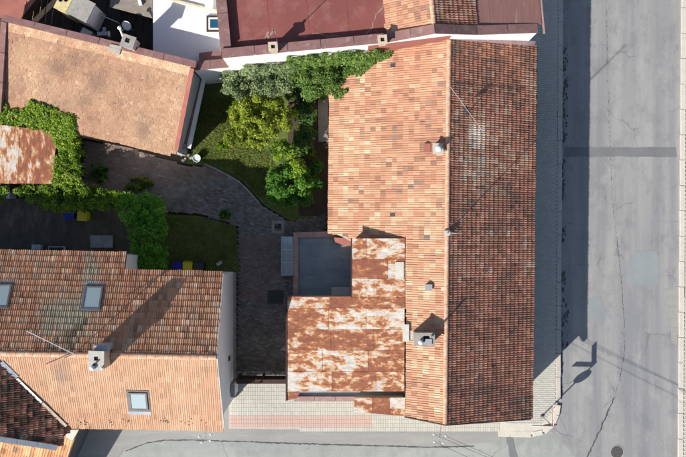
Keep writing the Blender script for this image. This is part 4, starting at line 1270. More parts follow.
rstrip([(268, 33), (266, 40), (270, 36), (274, 30), (278, 38)], .09)
nW = Plane(nb(77, 0) + Vector((0, 0, 7.95)), -Vector((nv.y, -nv.x, 0)), .6); nE = Plane(nb(77, 0) + Vector((0, 0, 7.95)), Vector((nv.y, -nv.x, 0)), .6)
def npt(pl_, xp, back): q = nb(xp, back); return pl_.at(q.x, q.y)
ptsW = [npt(nW, 39, .28), npt(nW, 77, .28), npt(nW, 77, 9), npt(nW, 39, 9)]
ptsE = [npt(nE, 77, .28), npt(nE, 116, .28), npt(nE, 116, 9), npt(nE, 77, 9)]
r1 = deck(ptsW, nW).build('roof', M['deck'], nh); r2 = deck(ptsE, nE).build('roof', M['deck'], nh)
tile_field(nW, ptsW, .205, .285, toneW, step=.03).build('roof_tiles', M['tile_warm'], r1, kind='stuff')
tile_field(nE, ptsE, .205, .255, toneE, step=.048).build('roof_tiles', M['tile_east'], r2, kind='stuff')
ridge_row(r1, nW.o + nv * .35, nW.o + nv * 9, M['ridge_warm'], .40, .105, .03)
for pts_, pl_ in ((ptsW, nW), (ptsE, nE)): body(nh, pts_, pl_, 'wall', 'white_wall', .14, 5.01)
bp = Plane(npt(nE, 116, .3) + Vector((0, 0, -.02)), Vector((nv.y, -nv.x, 0)), .3)
ptsB = [npt(bp, 116.5, .32), npt(bp, 176, .32), npt(bp, 176, 9), npt(bp, 116.5, 9)]
mb = MB(); mb.slab(ptsB, .1, bp.n); rb = mb.build('roof', M['brown_metal'], nh)
for i in range(5):
    t0, t1 = i / 5, (i + 1) / 5
    a0, a1 = 116.5 + 59.5 * t0, 116.5 + 59.5 * t1
    q = [npt(bp, a0 + .1, .32), npt(bp, a1 - .1, .32), npt(bp, a1 - .1, 9), npt(bp, a0 + .1, 9)]
    mb = MB(); mb.slab([p + bp.n * (.012 + .002 * i) for p in q], .01, bp.n)
    mb.bar(q[0] + bp.n * .016, q[3] + bp.n * .016, .016, .012); mb.build('metal_sheet', M['brown_metal'], rb)
mb = MB(); q0, q1 = npt(bp, 177.5, -.1), npt(bp, 177.5, 9); mb.bar(q0, q1, .07, .1); mb.build('eaves_trim', M['coping_light'], rb)
for (a, b, hh) in ((273, 46.5, .75), (382.5, 39.5, .55)):
    q = P(a, b, 7.1 + hh)
    chimney(nh, (q.x, q.y), .30, .30, 6.9, 7.1 + hh, math.radians(5), M['mortar'], M['mortar'], (0, 0, .16))
q = P(275, 43, 7.9)
an = thing('roof_rod', (q.x, q.y, 7.82), 'slim metal rod standing on the small parapet chimney over the red roof', 'rod')
mb = MB(); mb.tube([(q.x + .09, q.y + .09, 7.8), (q.x + .09, q.y + .09, 9.6)], .016, 6); mb.build('rod', M['dark_metal'], an)
mb = MB(); mb.box((q.x + .09, q.y + .09), .08, .08, 7.8, 7.9); mb.build('foot', M['dark_metal'], an)
mb = MB(); q = P(430.5, 29, 7.8); mb.slab([nW.at(q.x + sx * .13, q.y + sy * .09, .08) for sx, sy in ((-1, -1), (1, -1), (1, 1), (-1, 1))], .03, nW.n); mb.build('roof_light_tile', M['glass_pale'], r1)

# ------------------------------------------------------------------ white flat-roofed extension
wz = 3.9
wx = thing('flat_roof_extension', P(190, 20, 0), 'extension with bright white flat roof between the mottled house and the red roof', 'building')
flat_prism([(154, -60), (226, -60), (226, 54), (197, 62), (154, 52)], wz - .05, 0).build('wall', M['white_wall'], wx)
rwx = flat_prism([(153, -60), (227, -60), (227, 55), (197, 63), (153, 53)], wz, wz - .049).build('roof', M['white_roof'], wx)
mb = MB(); a, b = P(164, -2, wz), P(226, 13.5, wz); mb.bar(a + Vector((0, 0, .06)), b + Vector((0, 0, .06)), .09, .12); mb.build('upstand', M['cream'], rwx)
flat_prism([(206.5, 15.5), (222.5, 15.5), (222.5, 31.5), (206.5, 31.5)], wz + .14, wz + .001).build('skylight', M['wood_dark'], wx)
sk = bpy.data.objects[-1] if False else [o_ for o_ in wx.children if o_.name.startswith('skylight')][-1]
mb = MB()
for x0, x1, y0, y1 in ((208.5, 222.3, 17.5, 19), (208.5, 222.3, 28, 29.5), (208.5, 210, 19, 28), (220.8, 222.3, 19, 28)):
    t = [P(x0, y0, wz + .2), P(x1, y0, wz + .2), P(x1, y1, wz + .2), P(x0, y1, wz + .2)]; mb.slab(t, .058)
mb.build('frame', M['white_paint'], sk)
flat_prism([(210.05, 19.05), (220.75, 19.05), (220.75, 27.95), (210.05, 27.95)], wz + .17, wz + .145).build('pane', M['glass_blue'], sk)
flat_prism([(199, 53), (221, 50), (221, 59), (199, 61.5)], wz + .55, wz + .001).build('brick_upstand', M['coping'], wx)
flat_prism([(206, -9), (213, -7), (212, 8), (205, 6)], wz + .4, wz + .001).build('roof_box', M['white_wall'], wx)

# ------------------------------------------------------------------ dark back roof with its clutter
tz = 2.6
tr = thing('tar_roof_shed', P(80, 0, 0), 'low shed with black tarred roof behind the mottled tan roof', 'shed')
flat_prism([(-60, -60), (152, -60), (152, 52), (8, 18), (-60, 10)], tz - .05, 0).build('wall', M['dark_wall'], tr)
tro = flat_prism([(-60, -60), (152.5, -60), (152.5, 52), (8, 18), (-60, 10)], tz, tz - .049).build('roof', M['tar'], tr)
mb = MB()
for i in range(9):
    a = P(20 + i * 15, -30, tz); b = P(12 + i * 15, 24 + i * 3.4, tz); mb.bar(a + Vector((0, 0, .02)), b + Vector((0, 0, .02)), .05, .04)
mb.build('batten', M['tar'], tro)
# sheet-metal red roof
rp = Plane(P(10, 10, 4.1), (.35, -.93), .12)
rs = thing('red_roof_shed', P(5, -5, 0), 'shed with plain red roof beside the black tarred roof', 'shed')
q = [rp.px(*p) for p in ((-60, -60), (42, -60), (37, -2), (21, 18.5), (-60, 16))]
body(rs, [rp.px(*p) for p in ((-58, -58), (40, -58), (35, -2), (19, 16.5), (-58, 14))], rp, 'wall', 'dark_wall')
mb = MB(); mb.slab(q, .06, rp.n); rso = mb.build('roof', M['red_trim'], rs)
mb = MB(); mb.bar(rp.px(26, 2) + rp.n * .02, rp.px(24, 14) + rp.n * .02, .05, .03); mb.build('roof_patch', M['coping_light'], rso)
# big square stack
st = thing('chimney_stack', P(76, 8, tz), 'broad block chimney with cream and grey top beside the tarred roof', 'chimney')
c = P(80, 8, 4.9); rot = math.radians(-27)
mb = MB(); mb.box(c, 1.05, .86, tz, 4.9, rot); mb.build('shaft', M['white_wall'], st)
mb = MB(); mb.box(c, 1.15, .96, 4.905, 5.0, rot); cap_ = mb.build('cap', M['concrete'], st)
c2 = c + Vector((-.72, .22, 0))
mb = MB(); mb.box(c2, .55, .75, tz, 4.95, rot); mb.build('shaft', M['yellow_plaster'], st)
mb = MB(); mb.box(c2, .6, .8, 4.955, 5.02, rot); mb.build('cap', M['yellow_plaster'], st)
for k in (-.12, .12):
    mb = MB(); mb.lathe(c2 + Vector((k, .1, 5.02 - c2.z)), [(.08, 0), (.08, .06), (.05, .06), (.05, .0)], 12); mb.build('pot', M['soot'], st)
mb = MB(); mb.box(c + Vector((-.05, -.85, 0)), .5, .3, tz, 3.6, rot); mb.build('base_block', M['zinc'], st)
# grey roof slab
gs = thing('grey_roof_shed', P(135, 0, 0), 'shed with weathered grey roof next to the white flat roof', 'shed')
gp = Plane(P(135, 5, 3.75), (-.2, -.97), .1)
mb = MB(); mb.slab([gp.px(*p) for p in ((119, -50), (152, -50), (152.5, 18.5), (109.5, 7))], .08, gp.n); gro = mb.build('roof', M['grey_roof'], gs)
body(gs, [gp.px(*p) for p in ((121, -48), (150, -48), (150, 15), (113, 5))], gp, 'wall', 'dark_wall', .1)
flat_prism([(137, -4), (139.5, -4), (142, 4.5), (138.5, 5)], 3.95, 3.7).build('vent_cap', M['white_paint'], gro)
# satellite dish
c = P(127.5, 25, 4.0); tl = Vector((-.35, -.55, .75)).to_track_quat('Z', 'Y').to_matrix()
ds = thing('satellite_dish', (c.x, c.y, tz), 'white satellite dish on a pole above the tarred roof', 'satellite dish')
mb = MB(); mb.lathe(c, [(.0, 0.0), (.08, .008), (.17, .038), (.24, .08), (.24, .092), (.17, .05), (.08, .02), (0, .012)], 20, tl); mb.build('dish', M['white_paint'], ds, smooth=True)
mb = MB(); mb.tube([(c.x, c.y, tz), (c.x, c.y, c.z - .04)], .025); mb.build('pole', M['alu'], ds)
mb = MB(); mb.tube([c + tl @ Vector((0, -.25, .05)), c + tl @ Vector((0, -.1, .4))], .012, 6); mb.build('arm', M['alu'], ds)
mb = MB(); mb.box(c + tl @ Vector((0, -.08, .42)), .07, .07, (c + tl @ Vector((0, -.08, .42))).z - .03, (c + tl @ Vector((0, -.08, .42))).z + .04); mb.build('receiver', M['grey_wall'], ds)
# white flue pipe beside the chimney
a = P(119.5, 28, 4.9); b = P(123.5, 38, 4.9)
fl = thing('flue_pipe', (b.x, b.y, tz), 'slanting white flue pipe between the satellite dish and the small chimney', 'pipe')
mb = MB(); mb.tube([(b.x, b.y, tz), (b.x, b.y, 4.5), b, a], .045, 8); mb.build('pipe', M['white_paint'], fl)
mb = MB(); mb.lathe(a - Vector((0, 0, .07)), [(.07, 0), (.09, .05), (.09, .1), (0, .16)], 12); mb.build('cap', M['white_paint'], fl)
# pale blue vents
vt = thing('roof_vent', P(103, 33, tz), 'pale blue T-shaped metal vent on the tarred roof', 'vent')
c = P(103, 33, 3.6)
mb = MB(); mb.bar(P(97.5, 34, 3.6), P(109, 33.5, 3.6), .17, .14); mb.build('duct', M['zinc'], vt)
mb = MB(); mb.bar(P(104, 32.5, 3.6), P(104.5, 27.5, 3.6), .14, .12); mb.build('branch', M['zinc'], vt)
mb = MB(); mb.tube([(c.x, c.y, tz), (c.x, c.y, 3.55)], .06); mb.build('pipe', M['zinc'], vt)
mb = MB(); mb.box(P(109.2, 34, 3.6), .05, .24, 3.5, 3.72); mb.build('end_cap', M['white_paint'], vt)
ru_ = thing('rail', P(92, 17, tz), 'slim pale metal rail spanning the tarred roof', 'rail')
mb = MB(); mb.tube([P(95.5, 13, 3.8), P(118, 22.5, 3.8)], .022, 6); mb.build('rail', M['alu'], ru_)
for p in (P(95.5, 13, 3.8), P(118, 22.5, 3.8)):
    mb = MB(); mb.tube([(p.x, p.y, tz), p], .02, 6); mb.build('post', M['alu'], ru_)
wl = thing('washing_line', P(44, 10, tz), 'four thin parallel washing lines over the tarred roof', 'washing line')
for i in range(4):
    x = 32 + i * 6.4
    mb = MB(); mb.tube([P(x + 4.5, -12, 3.3), P(x + 2.5, 6, 3.22), P(x, 22 + i * .6, 3.3)], .008, 5); mb.build('line', M['cream'], wl)
for (p, q) in ((P(36, -12, 3.3), P(57, -12, 3.3)), (P(31, 21.5, 3.3), P(52, 24.5, 3.3))):
    mb = MB(); mb.bar(p, q, .05, .05); mb.build('crossbar', M['wood_dark'], wl)
    mb = MB()
    for e in (p, q): mb.tube([(e.x, e.y, tz), (e.x, e.y, 3.3)], .02, 6)
    mb.build('post', M['wood_dark'], wl)

# ================================================================== YARD THINGS
# ivy-grown shed with rusty roof
sp_ = Plane(P(30, 128, 2.75), (.03, -1), .12)
shed = thing('shed', P(10, 155, 0), 'small shed with streaky rusty roof wrapped in ivy', 'shed')
body(shed, [sp_.px(*p) for p in ((-50, 121), (55, 134), (51, 181), (-50, 180))], sp_, 'wall', 'dark_wall', .08)
mb = MB(); mb.slab([sp_.px(*p) for p in ((-52, 118), (57, 132), (52.5, 184), (-52, 182.5))], .05, sp_.n); so = mb.build('roof', M['rust_plain'], shed)
for (a, b) in ((-52, -14), (-14, 20), (20, 57)):
    k = lambda x: 118 + (x + 52) * 14 / 109
    xb = lambda x: -52 + (x + 52) * 104.5 / 109
    q = [sp_.px(a + .1, k(a)), sp_.px(b - .1, k(b)), sp_.px(xb(b) - .1, 183.7), sp_.px(xb(a) + .1, 183)]
    mb = MB(); mb.slab([p + sp_.n * random.uniform(.012, .022) for p in q], .009, sp_.n); mb.build('roof_sheet', M['rust_shed'], so)

def zpoly(pts, z): return [P(a, b, z) for a, b in pts]
bl = clumps(zpoly([(-14, 96), (6, 99), (14, 113), (30, 112), (40, 105), (56, 110), (68, 116), (79, 121), (80, 140), (59, 137), (48, 131), (0, 123), (-14, 122)], 2.8), 2.35, 2.95, .18, 260)
bl += clumps(zpoly([(58, 132), (80, 120), (81, 150), (79, 182), (57, 184)], 2.6), 1.9, 2.85, .18, 200)
bl = [(x, y, max(z, up_.z(x, y) + .08) if up_.z(x, y) > 3.30 else z + .35, a, b, c) for x, y, z, a, b, c in bl]
v1, c1 = foliage(bl, 32000, .085, (.55, .28), seed=2)
iv = thing('ivy', P(70, 130, 0), 'bright green ivy thicket over the top edge of the rusty shed roof', 'ivy')
leaf_object('foliage', v1, c1, M['leaf_ivy'], iv)
for px_, py_ in ((30, 118), (66, 128), (70, 160), (64, 178), (5, 110)):
    mb = MB(); g = P(px_, py_, 0); mb.tube([g, P(px_ + random.uniform(-3, 3), py_ + random.uniform(-2, 2), 1.2), P(px_, py_, 2.4)], .05, 6, .02)
    mb.build('stem', M['bark'], iv)

bl = clumps(zpoly([(-14, 186), (22, 188), (22, 197), (-14, 198)], 2.2), 1.7, 2.3, .24, 16)
bl += clumps(zpoly([(22, 187), (60, 182), (85, 186), (120, 193), (122, 207), (60, 211), (30, 203)], 2.1), 1.5, 2.1, .19, 220)
v1, c1 = foliage(bl, 20000, .085, (.42, .25))
hv = thing('ivy', P(70, 196, 0), 'green ivy hedge running below the rusty shed towards the bins', 'ivy')
leaf_object('foliage', v1, c1, M['leaf_ivy'], hv)
for px_, py_ in ((10, 191), (40, 195), (70, 197), (100, 200)):
    mb = MB(); mb.tube([P(px_, py_, 0), P(px_ + 2, py_, .8), P(px_, py_, 1.5)], .05, 6, .02)
    mb.build('stem', M['bark'], hv)
bl = clumps(zpoly([(116, 194), (150, 195), (163, 203), (166, 268), (150, 272), (134, 270), (131, 232), (118, 212)], 1.9), 1.4, 2.0, .20, 260)
v1, c1 = foliage(bl, 20000, .085, (.55, .25))
hv = thing('hedge', P(148, 235, 0), 'dense green hedge standing beside the shaded lawn and bins', 'hedge')
leaf_object('foliage', v1, c1, M['leaf_hedge'], hv)
for px_, py_ in ((128, 204), (148, 210), (152, 235), (148, 258)):
    mb = MB(); mb.tube([P(px_, py_, 0), P(px_ + 2, py_, .8), P(px_, py_, 1.5)], .05, 6, .02)
    mb.build('stem', M['bark'], hv)

# garden trees and shrubs
def tree(name, px_, py_, z, rx, ry, rz, nb_, br, n, size, mat, label, cat, tone=(.5, .25), trunk=.08):
    g = P(px_, py_, z); base = Vector((g.x, g.y, .085))
    t = thing(name, base, label, cat)
    branching(base, (g.x, g.y, z + rz * .5), trunk, 6, rx * .7).build('trunk', M['bark'], t)
    v, c = foliage(crown_blobs(g, rx, ry, rz, nb_, br), n, size, tone)
    leaf_object('crown', v, c, M[mat], t)
    return t
tree('tree', 262, 121, 2.6, 1.7, 1.35, .9, 130, .22, 17000, .095, 'leaf_yellow', 'golden yellow-green leafy tree in the middle of the garden', 'tree', (.58, .26), .09)
tree('shrub', 236.5, 108, 1.3, .42, .46, .5, 14, .22, 1800, .09, 'leaf_lime', 'small round lime green shrub on the sunny lawn', 'shrub', (.5, .2), .03)
tree('shrub', 240, 138, 1.1, .75, .55, .6, 20, .27, 2600, .10, 'leaf_yellow', 'low dull olive shrub at the foot of the golden tree', 'shrub', (.32, .22), .04)
tree('shrub', 283, 150, 1.9, .62, .45, .5, 26, .2, 3200, .10, 'leaf_lime', 'small bright green leafy bush between the golden tree and round bush', 'shrub', (.42, .2), .04)
tree('bush', 289, 186, 1.35, 1.30, 1.15, .9, 100, .23, 14000, .09, 'leaf_green', 'large round green bush beside the courtyard drain', 'bush', (.5, .22), .07)
tree('shrub', 298, 168, 2.25, .30, .42, .4, 9, .2, 1000, .12, 'leaf_lime', 'light green shoots standing in for sunlit tips of the large round bush', 'shrub', (.45, .2), .03)  # paler leaf colour stands in for sun on the bush tips
bl = clumps(zpoly([(221, 62), (240, 59), (296, 53), (298, 78), (286, 92), (258, 95), (240, 98), (224, 90)], 3.2), 2.5, 3.5, .24, 170)
v1, c1 = foliage(bl, 22000, .085, (.55, .26))
for _ in range(90):
    xp = random.uniform(-96, -46); q = SWx(xp) - nv * random.uniform(.12, .3)
    bl.append((q.x, q.y, random.uniform(2.6, 4.7 + .5 * fbm(xp, 0, .08, 1, 4.0)), .2, .16, .22))
v1, c1 = foliage(bl, 27000, .085, (.55, .26))
hg = thing('hedge', P(258, 80, .08), 'grey-green hedge growing against the white parapet wall', 'hedge')
leaf_object('foliage', v1, c1, M['leaf_sage'], hg)
for px_, py_ in ((235, 80), (252, 80), (270, 79), (284, 77)):
    mb = MB(); mb.tube([P(px_, py_, 0) + Vector((0, 0, .08)), P(px_ + 2, py_, .9), P(px_, py_, 1.8)], .05, 6, .02)
    mb.build('stem', M['bark'], hg)
# climbing vine over the roof corner
vine = thing('vine', P(318, 84, .08), 'leafy vine climbing over the northwest corner of the orange tiled roof', 'vine')
bl = clumps(zpoly([(290, 56), (333, 50), (338, 62), (334, 84), (324, 92), (306, 96), (294, 84)], 3.6), 2.9, 4.0, .24, 150)
for poly_, n_, zz in (([(326, 62), (345, 54), (372, 50), (392, 47), (394, 53), (386, 57), (374, 66), (356, 72), (345, 80), (334, 96), (326, 94)], 150, .16), ([(332, 92), (345, 86), (347, 92), (336, 100)], 7, .1), ([(340, 70), (366, 60), (370, 70), (350, 78)], 8, .12)):
    for x, y, z, a, b, c in clumps([mW.px(*p) for p in poly_], 0, 1, .15, n_):
        zz_ = max(mW.z(x, y), 2.9) + zz
        bl.append((x, y, zz_, a, b, .16))
for _ in range(150):
    xp = random.uniform(-48, 34); q = SWx(xp) - nv * random.uniform(.1, .28)
    bl.append((q.x, q.y, random.uniform(3.0, 5.9 + .5 * fbm(xp, 0, .1, 1, 7.0)), .19, .15, .22))
v1, c1 = foliage(bl, 38000, .085, (.55, .27))
leaf_object('foliage', v1, c1, M['leaf_vine'], vine)
for px_, py_ in ((305, 80), (318, 82), (325, 78)):
    mb = MB(); mb.tube([P(px_, py_, 0) + Vector((0, 0, .08)), P(px_ + 3, py_ - 2, 1.5), P(px_ + 2, py_, 2.9)], .05, 6, .02)
    mb.build('stem', M['bark'], vine)
# denser planting between the tree and the house
tree('shrub', 306, 112, 1.0, .55, .8, .6, 26, .26, 3200, .11, 'leaf_vine', 'dark green shrub between the golden tree and the concrete path', 'shrub', (.3, .22), .04)
tree('shrub', 303, 140, .9, .5, .7, .5, 22, .25, 2600, .11, 'leaf_vine', 'dark shrub filling the bed behind the bright leafy bush', 'shrub', (.25, .2), .04)
tree('shrub', 314, 176, .8, .42, .8, .45, 20, .24, 2200, .11, 'leaf_green', 'shaded shrub between the large round bush and the house wall', 'shrub', (.25, .2), .04)
tree('shrub', 297, 92, 1.2, .5, .45, .5, 16, .24, 1800, .11, 'leaf_vine', 'dark shrub under the vine beside the grey-green hedge', 'shrub', (.25, .2), .04)
# small bed plants along the house wall
for i, (px_, py_, r, lab) in enumerate(((305, 106, .3, 'loose green bed plant below the climbing vine'), (311, 118, .26, 'small sprawling bed plant beside the concrete path'),
        (304, 128, .3, 'olive bed plant beside the golden tree'), (312, 134, .22, 'tiny bed plant at the lower end of the concrete path'), (309, 150, .32, 'leafy bed plant above the large round bush'),
        (318, 163, .28, 'dark bed plant close to the long house wall'), (322, 96, .25, 'green tuft growing on the concrete path under the vine'))):
    tree('bed_plant', px_, py_, .35, r, r, .22, 7, .14, 420, .10, 'leaf_vine' if i % 2 else 'leaf_lime', lab, 'plant', (.35, .25), .015)
# weeds on the shaded ground beside the hedge
def weeds(px_, py_, rx, ry, n, lab, mat='leaf_yellow'):
    t = thing('weed_clump', P(px_, py_, .08), lab, 'weeds')
    g = P(px_, py_, .2)
    v, c = foliage(crown_blobs((g.x, g.y, .22), rx, ry, .16, 16, .14), n, .13, (.35, .25), up=.1)
    leaf_object('foliage', v, c, M[mat], t)
    mb = MB()
    for k in range(5):
        a = random.uniform(0, 6.28); mb.tube([Vector((g.x + math.cos(a) * rx * .4, g.y + math.sin(a) * ry * .4, .075)), Vector((g.x + math.cos(a) * rx * .6, g.y + math.sin(a) * ry * .6, .3))], .008, 5)
    mb.build('stem', M['bark'], t)
weeds(140, 184, .9, .32, 1100, 'yellowish weeds along the hedge top beside the paved path')
weeds(100, 172, .55, .5, 500, 'dark weeds on the ground between ivy and paved path', 'leaf_green')
weeds(226, 216, .3, .2, 260, 'sparse weeds at the corner of the shaded lawn', 'leaf_green')
weeds(222, 146, .32, .12, 260, 'pale long-leaved tuft at the edge of the sunny lawn', 'leaf_lime')

# wheeled bins
def bin_(px_, py_, mat, label, rz=0.0):
    c = P(px_, py_, 1.05); c = Vector((c.x, c.y, .08))
    t = thing('wheeled_bin', c, label, 'bin', 'wheeled waste bins')
    ca, sa = math.cos(rz), math.sin(rz)
    def q(x, y, z): return Vector((c.x + x * ca - y * sa, c.y + x * sa + y * ca, z))
    mb = MB()
    b = [q(-.18, -.19, .12), q(.18, -.19, .12), q(.18, .17, .12), q(-.18, .17, .12)]
    tp = [q(-.235, -.25, 1.0), q(.235, -.25, 1.0), q(.235, .25, 1.0), q(-.235, .25, 1.0)]
    mb.prism(b, tp); mb.build('body', M[mat], t)
    mb = MB()
    b = [q(-.25, -.27, 1.003), q(.25, -.27, 1.003), q(.25, .26, 1.003), q(-.25, .26, 1.003)]
    tp = [q(-.23, -.24, 1.06), q(.23, -.24, 1.06), q(.23, .24, 1.085), q(-.23, .24, 1.085)]
    mb.prism(b, tp); lid = mb.build('lid', M[mat], t)
    mb = MB(); mb.tube([q(-.2, .3, 1.02), q(.2, .3, 1.02)], .018, 6); mb.build('handle', M[mat], lid)
    for s in (-1, 1):
        mb = MB(); mb.lathe(q(s * .22, .2, .18), [(.1, -.025), (.1, .025)], 14, Matrix.Rotation(math.pi / 2, 3, 'Y') if rz == 0 else Matrix.Rotation(rz, 3, 'Z') @ Matrix.Rotation(math.pi / 2, 3, 'Y')); mb.build('wheel', M['bin_black'], t)
bin_(177, 267.5, 'bin_blue', 'blue wheeled bin standing next to a yellow one on the shaded lawn')
bin_(187.5, 267.5, 'bin_yellow', 'yellow wheeled bin between blue and black bins on the shaded lawn')
bin_(198, 267.8, 'bin_black', 'black wheeled bin next to the yellow one on the shaded lawn')
bin_(69, 214, 'bin_blue', 'blue wheeled bin under the ivy hedge in the dirt yard', .1)
bin_(82, 215.5, 'bin_yellow', 'yellow wheeled bin under the ivy hedge in the dirt yard', -.05)
# garden table
c = P(101.5, 241.5, .75)
tb = thing('garden_table', (c.x, c.y, .07), 'plain grey garden table in the dark dirt yard', 'table')
mb = MB(); mb.box(c, 1.1, .60, .71, .75); mb.build('table_top', M['concrete'], tb)
for sx in (-.5, .5):
    for sy in (-.26, .26):
        mb = MB(); mb.box(c + Vector((sx, sy, 0)), .05, .05, .07, .709); mb.build('leg', M['dark_metal'], tb)
# bucket
c = P(197, 158.5, .3)
bk = thing('bucket', (c.x, c.y, .09), 'white plastic bucket at the corner of the mottled-roof house', 'bucket')
mb = MB(); mb.lathe((c.x, c.y, .095), [(.14, 0), (.19, .34), (.205, .34), (.205, .37), (.18, .37), (.15, .3), (0, .3)], 18); mb.build('body', M['plastic_white'], bk)
mb = MB(); mb.tube([(c.x - .19, c.y, .44), (c.x - .12, c.y + .16, .47), (c.x + .12, c.y + .16, .47), (c.x + .19, c.y, .44)], .008, 5); mb.build('handle', M['alu'], bk)
# rubble at the corner
for i, (px_, py_) in enumerate(((181, 155), (185, 159), (188, 155), (183, 161), (191, 158))):
    c = P(px_, py_, .2); mb = MB(); s = random.uniform(.14, .24)
    mb.box(c, s, s * .8, .1, .1 + s * .8, random.uniform(0, 3), None, .7)
    mb.build('rubble_stone', M['concrete'], None, 'rough grey rubble stone heaped beside the white bucket', 'stone', 'rubble stones')
# mat, boards, concrete block, pole
c = P(275.5, 297, .1)
mb = MB(); mb.box(c, .78, .66, .1, .125); mt = mb.build('mat', M['bin_black'], None, 'dark rubber mat on the courtyard paving by the lean-to', 'mat')
c = P(283.5, 347, .1); mb = MB(); mb.prism([P(280, 350) + Vector((0, 0, .1)), P(286, 350.5) + Vector((0, 0, .1)), P(285.5, 344.5) + Vector((0, 0, .1))], [P(280, 350) + Vector((0, 0, .14)), P(286, 350.5) + Vector((0, 0, .14)), P(285.5, 344.5) + Vector((0, 0, .14))])
mb.build('board_offcut', M['concrete_pale'], None, 'small pale triangular offcut lying by the lean-to wall', 'offcut')
c = P(36, 247.5, .5); mb = MB(); mb.box(c, .42, .28, .07, .5); cr = mb.build('crate', M['plastic_white'], None, 'small white crate against the eave of the white-gabled house', 'crate')
mb = MB(); mb.box(c, .34, .20, .501, .52); mb.build('lid', M['zinc'], cr)
c = P(56, 249, .4); mb = MB(); mb.box(c, .8, .25, .07, .35); cr = mb.build('trough', M['plastic_white'], None, 'long pale trough against the eave of the white-gabled house', 'trough')
mb = MB(); mb.box(c, .72, .17, .351, .365); mb.build('soil', M['earth'], cr)
c = P(5, 194, 1.0); mb = MB(); mb.box(c, .48, .40, .07, 1.0); wb = mb.build('water_butt', M['plastic_white'], None, 'white square container beside the sunlit ivy', 'container')
mb = MB(); mb.box(c, .40, .32, 1.001, 1.03); mb.build('lid', M['plastic_white'], wb)
mb = MB(); mb.box(P(130, 268, 1.0), .55, .36, .07, 1.0); cb = mb.build('meter_box', M['concrete_pale'], None, 'pale masonry block in the angle of the white-gabled house', 'block')
mb = MB(); mb.box(P(130, 268, 1.0), .62, .42, 1.002, 1.06); mb.build('cap', M['concrete_pale'], cb)
c = P(219, 263.5, .3)
mb = MB(); mb.box(c, .28, .16, .09, .22, .6); pt = mb.build('stone_block', M['concrete_pale'], None, 'small pale stone block on the shaded lawn', 'stone')
# gate between the house and the lean-to
A = P(236.5, 381.5, 2.0); B = P(286, 381.5, 2.0)
gt = thing('gate', ((A.x + B.x) / 2, A.y, .1), 'dark brown wooden yard gate between the white gable and the lean-to', 'gate')
mb = MB(); mb.bar(A, B, .20, .12); mb.build('top_rail', M['wood_dark'], gt)
n = 14
for i in range(n):
    p = A.lerp(B, (i + .5) / n); mb = MB(); mb.box(p, (B.x - A.x) / n - .012, .035, .16, 1.935); mb.build('board', M['wood_dark'], gt)
for p in (A, B, A.lerp(B, .5)):
    mb = MB(); mb.box(p + Vector((0, .08, 0)), .09, .09, .09, 1.94); mb.build('post', M['wood_dark'], gt)
# wall return and downpipe at the corner of the left house
mb = MB(); c = P(233, 391, 1.9); mb.box(c, .12, .55, .1, 1.9); wr = mb.build('gate_pier', M['white_wall'], None, 'short white wall return beside the brown yard gate', 'wall')
mb = MB(); mb.box(c, .18, .6, 1.902, 1.96); mb.build('cap', M['concrete'], wr)

# signpost at the street corner
c = P(542, 416, .12); c.z = .12
sg = thing('signpost', c, 'street corner signpost with round sign and two name plates', 'sign')
top = Vector((c.x, c.y, 2.85))
mb = MB(); mb.tube([c, top], .032, 10); mb.build('post', M['alu'], sg)
mb = MB(); mb.lathe(c, [(.09, 0), (.09, .05), (.05, .09)], 12); mb.build('foot', M['iron'], sg)
tl = Vector((.1, -.97, .06)).to_track_quat('Z', 'Y').to_matrix()
dc = Vector((c.x + .0, c.y - .05, 2.12))
mb = MB(); mb.lathe(dc, [(.33, -.01), (.33, .01)], 28, tl); dk = mb.build('round_sign', M['sign_red'], sg)
mb = MB(); mb.lathe(dc + tl @ Vector((0, 0, .011)), [(.25, 0), (.25, .004)], 28, tl); mb.build('sign_face', M['white_paint'], dk)
for vec, l in ((Vector((-1, .02, 0)), .95), (Vector((.02, 1, 0)), 1.0)):
    vec.normalize(); s = vec.cross(Vector((0, 0, 1)))
    a = top + vec * .04 + Vector((0, 0, -.14)); b = a + vec * l
    mb = MB(); mb.bar(a, b, .028, .24); npz = mb.build('name_plate', M['white_paint'], sg)
    mb = MB(); mb.bar(a + vec * .04, b - vec * .04, .034, .17); mb.build('plate_face', M['sign_red'], npz)
# electric service brackets on the walls, and the wires
def bracket(wall, tip, label, z):
    a, b = P(*wall, z), P(*tip, z)
    t = thing('service_bracket', (a.x, a.y, z), label, 'bracket', 'service brackets')
    mb = MB(); mb.tube([a, b], .02, 8); mb.build('arm', M['concrete'], t)
    d = (b - a).normalized(); s = Vector((-d.y, d.x, 0)); ends = []
    for k, l in ((.62, .30), (.95, .22)):
        c = a.lerp(b, k); mb = MB(); mb.bar(c - s * l, c + s * l, .03, .03); mb.build('crossbar', M['alu'], t)
        for e in (-1, 1):
            p = c + s * l * e * .9
            mb = MB(); mb.lathe(p + Vector((0, 0, .01)), [(.03, 0), (.05, .03), (.035, .05), (.05, .08), (.03, .11), (0, .12)], 10); mb.build('insulator', M['white_paint'], t, smooth=True)
            ends.append(p + Vector((0, 0, .09)))
    return ends
e1 = bracket((441.5, 421), (438.5, 443), 'service bracket with white insulators under the ridge of the corner house', 5.2)
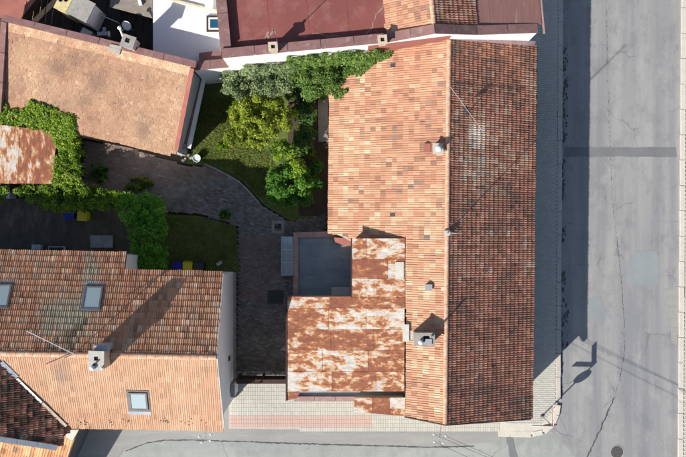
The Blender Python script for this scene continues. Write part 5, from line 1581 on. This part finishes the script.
e2 = bracket((203, 424), (206.5, 442), 'service bracket with white insulators at the eave of the white-gabled house', 4.2)
far = P(343 + 221 * 1.12 * 1.9, 228.5 + 249 * 1.12 * 1.45, 5.6)
for i, p in enumerate(e1[:3]):
    f = Vector((p.x + 10.5 + .1 * i, p.y - 4.6 - .22 * i, 5.3))
    f2 = p + (f - p) * 1.8
    pts = [p.lerp(f2, k / 10) + Vector((0, 0, -.25 * 4 * (k / 10) * (1 - k / 10))) for k in range(11)]
    mb = MB(); mb.tube(pts, .0085, 5)
    mb.build('overhead_wire', M['dark_metal'], None, 'thin dark overhead wire leaving the corner house bracket over the street', 'wire', 'overhead wires')

# moss cushions along the eave and valley of the white-gabled house
def moss(pl_, spots, parent):
    mb = MB()
    for a, b, r in spots:
        q = pl_.px(a, b)
        for k in range(random.randint(3, 6)):
            p = q + Vector((random.gauss(0, r), random.gauss(0, r), 0)); p = pl_.at(p.x, p.y, .05)
            rr = random.uniform(.012, .035)
            mb.lathe(p, [(rr, -.05), (rr * .9, .0), (rr * .5, .012)], 7)
    return mb.build('moss', M['moss'], parent, kind='stuff')
M['moss'] = surf('moss', (.13, .07, .045), (.08, .05, .03), scale=8)
sp2 = [(random.choice((78, 82, 84, 112, 126, 130, 168, 186, 204, 214)) + random.gauss(0, 3), random.uniform(418, 427), .09) for _ in range(15)]
moss(lS, sp2, rS)
moss(wp, [(60 + random.gauss(0, 2.5), 422 + random.gauss(0, 4), .1) for _ in range(10)], rw)

# fallen leaves and grit on the courtyard paving
pts_ = []
cy = gpoly([(150, 166), (212, 170), (262, 208), (290, 224), (284, 300), (282, 374), (240, 374), (240, 228), (166, 208)], 0)
while len(pts_) < 900:
    x, y = random.uniform(-10, -2), random.uniform(-8, 3.2)
    if inside((x, y), cy) and fbm(x, y, .8, 2, 77.0) > -.15: pts_.append((x, y, .115, .004, .004, .002))
v1, c1 = foliage(pts_, 900, .05, (.4, .3), up=2.5)
leaf_object('fallen_leaves', v1, c1, M['leaf_yellow'], None, label='scattered fallen leaves on the courtyard paving', cat='leaves', kind='stuff')
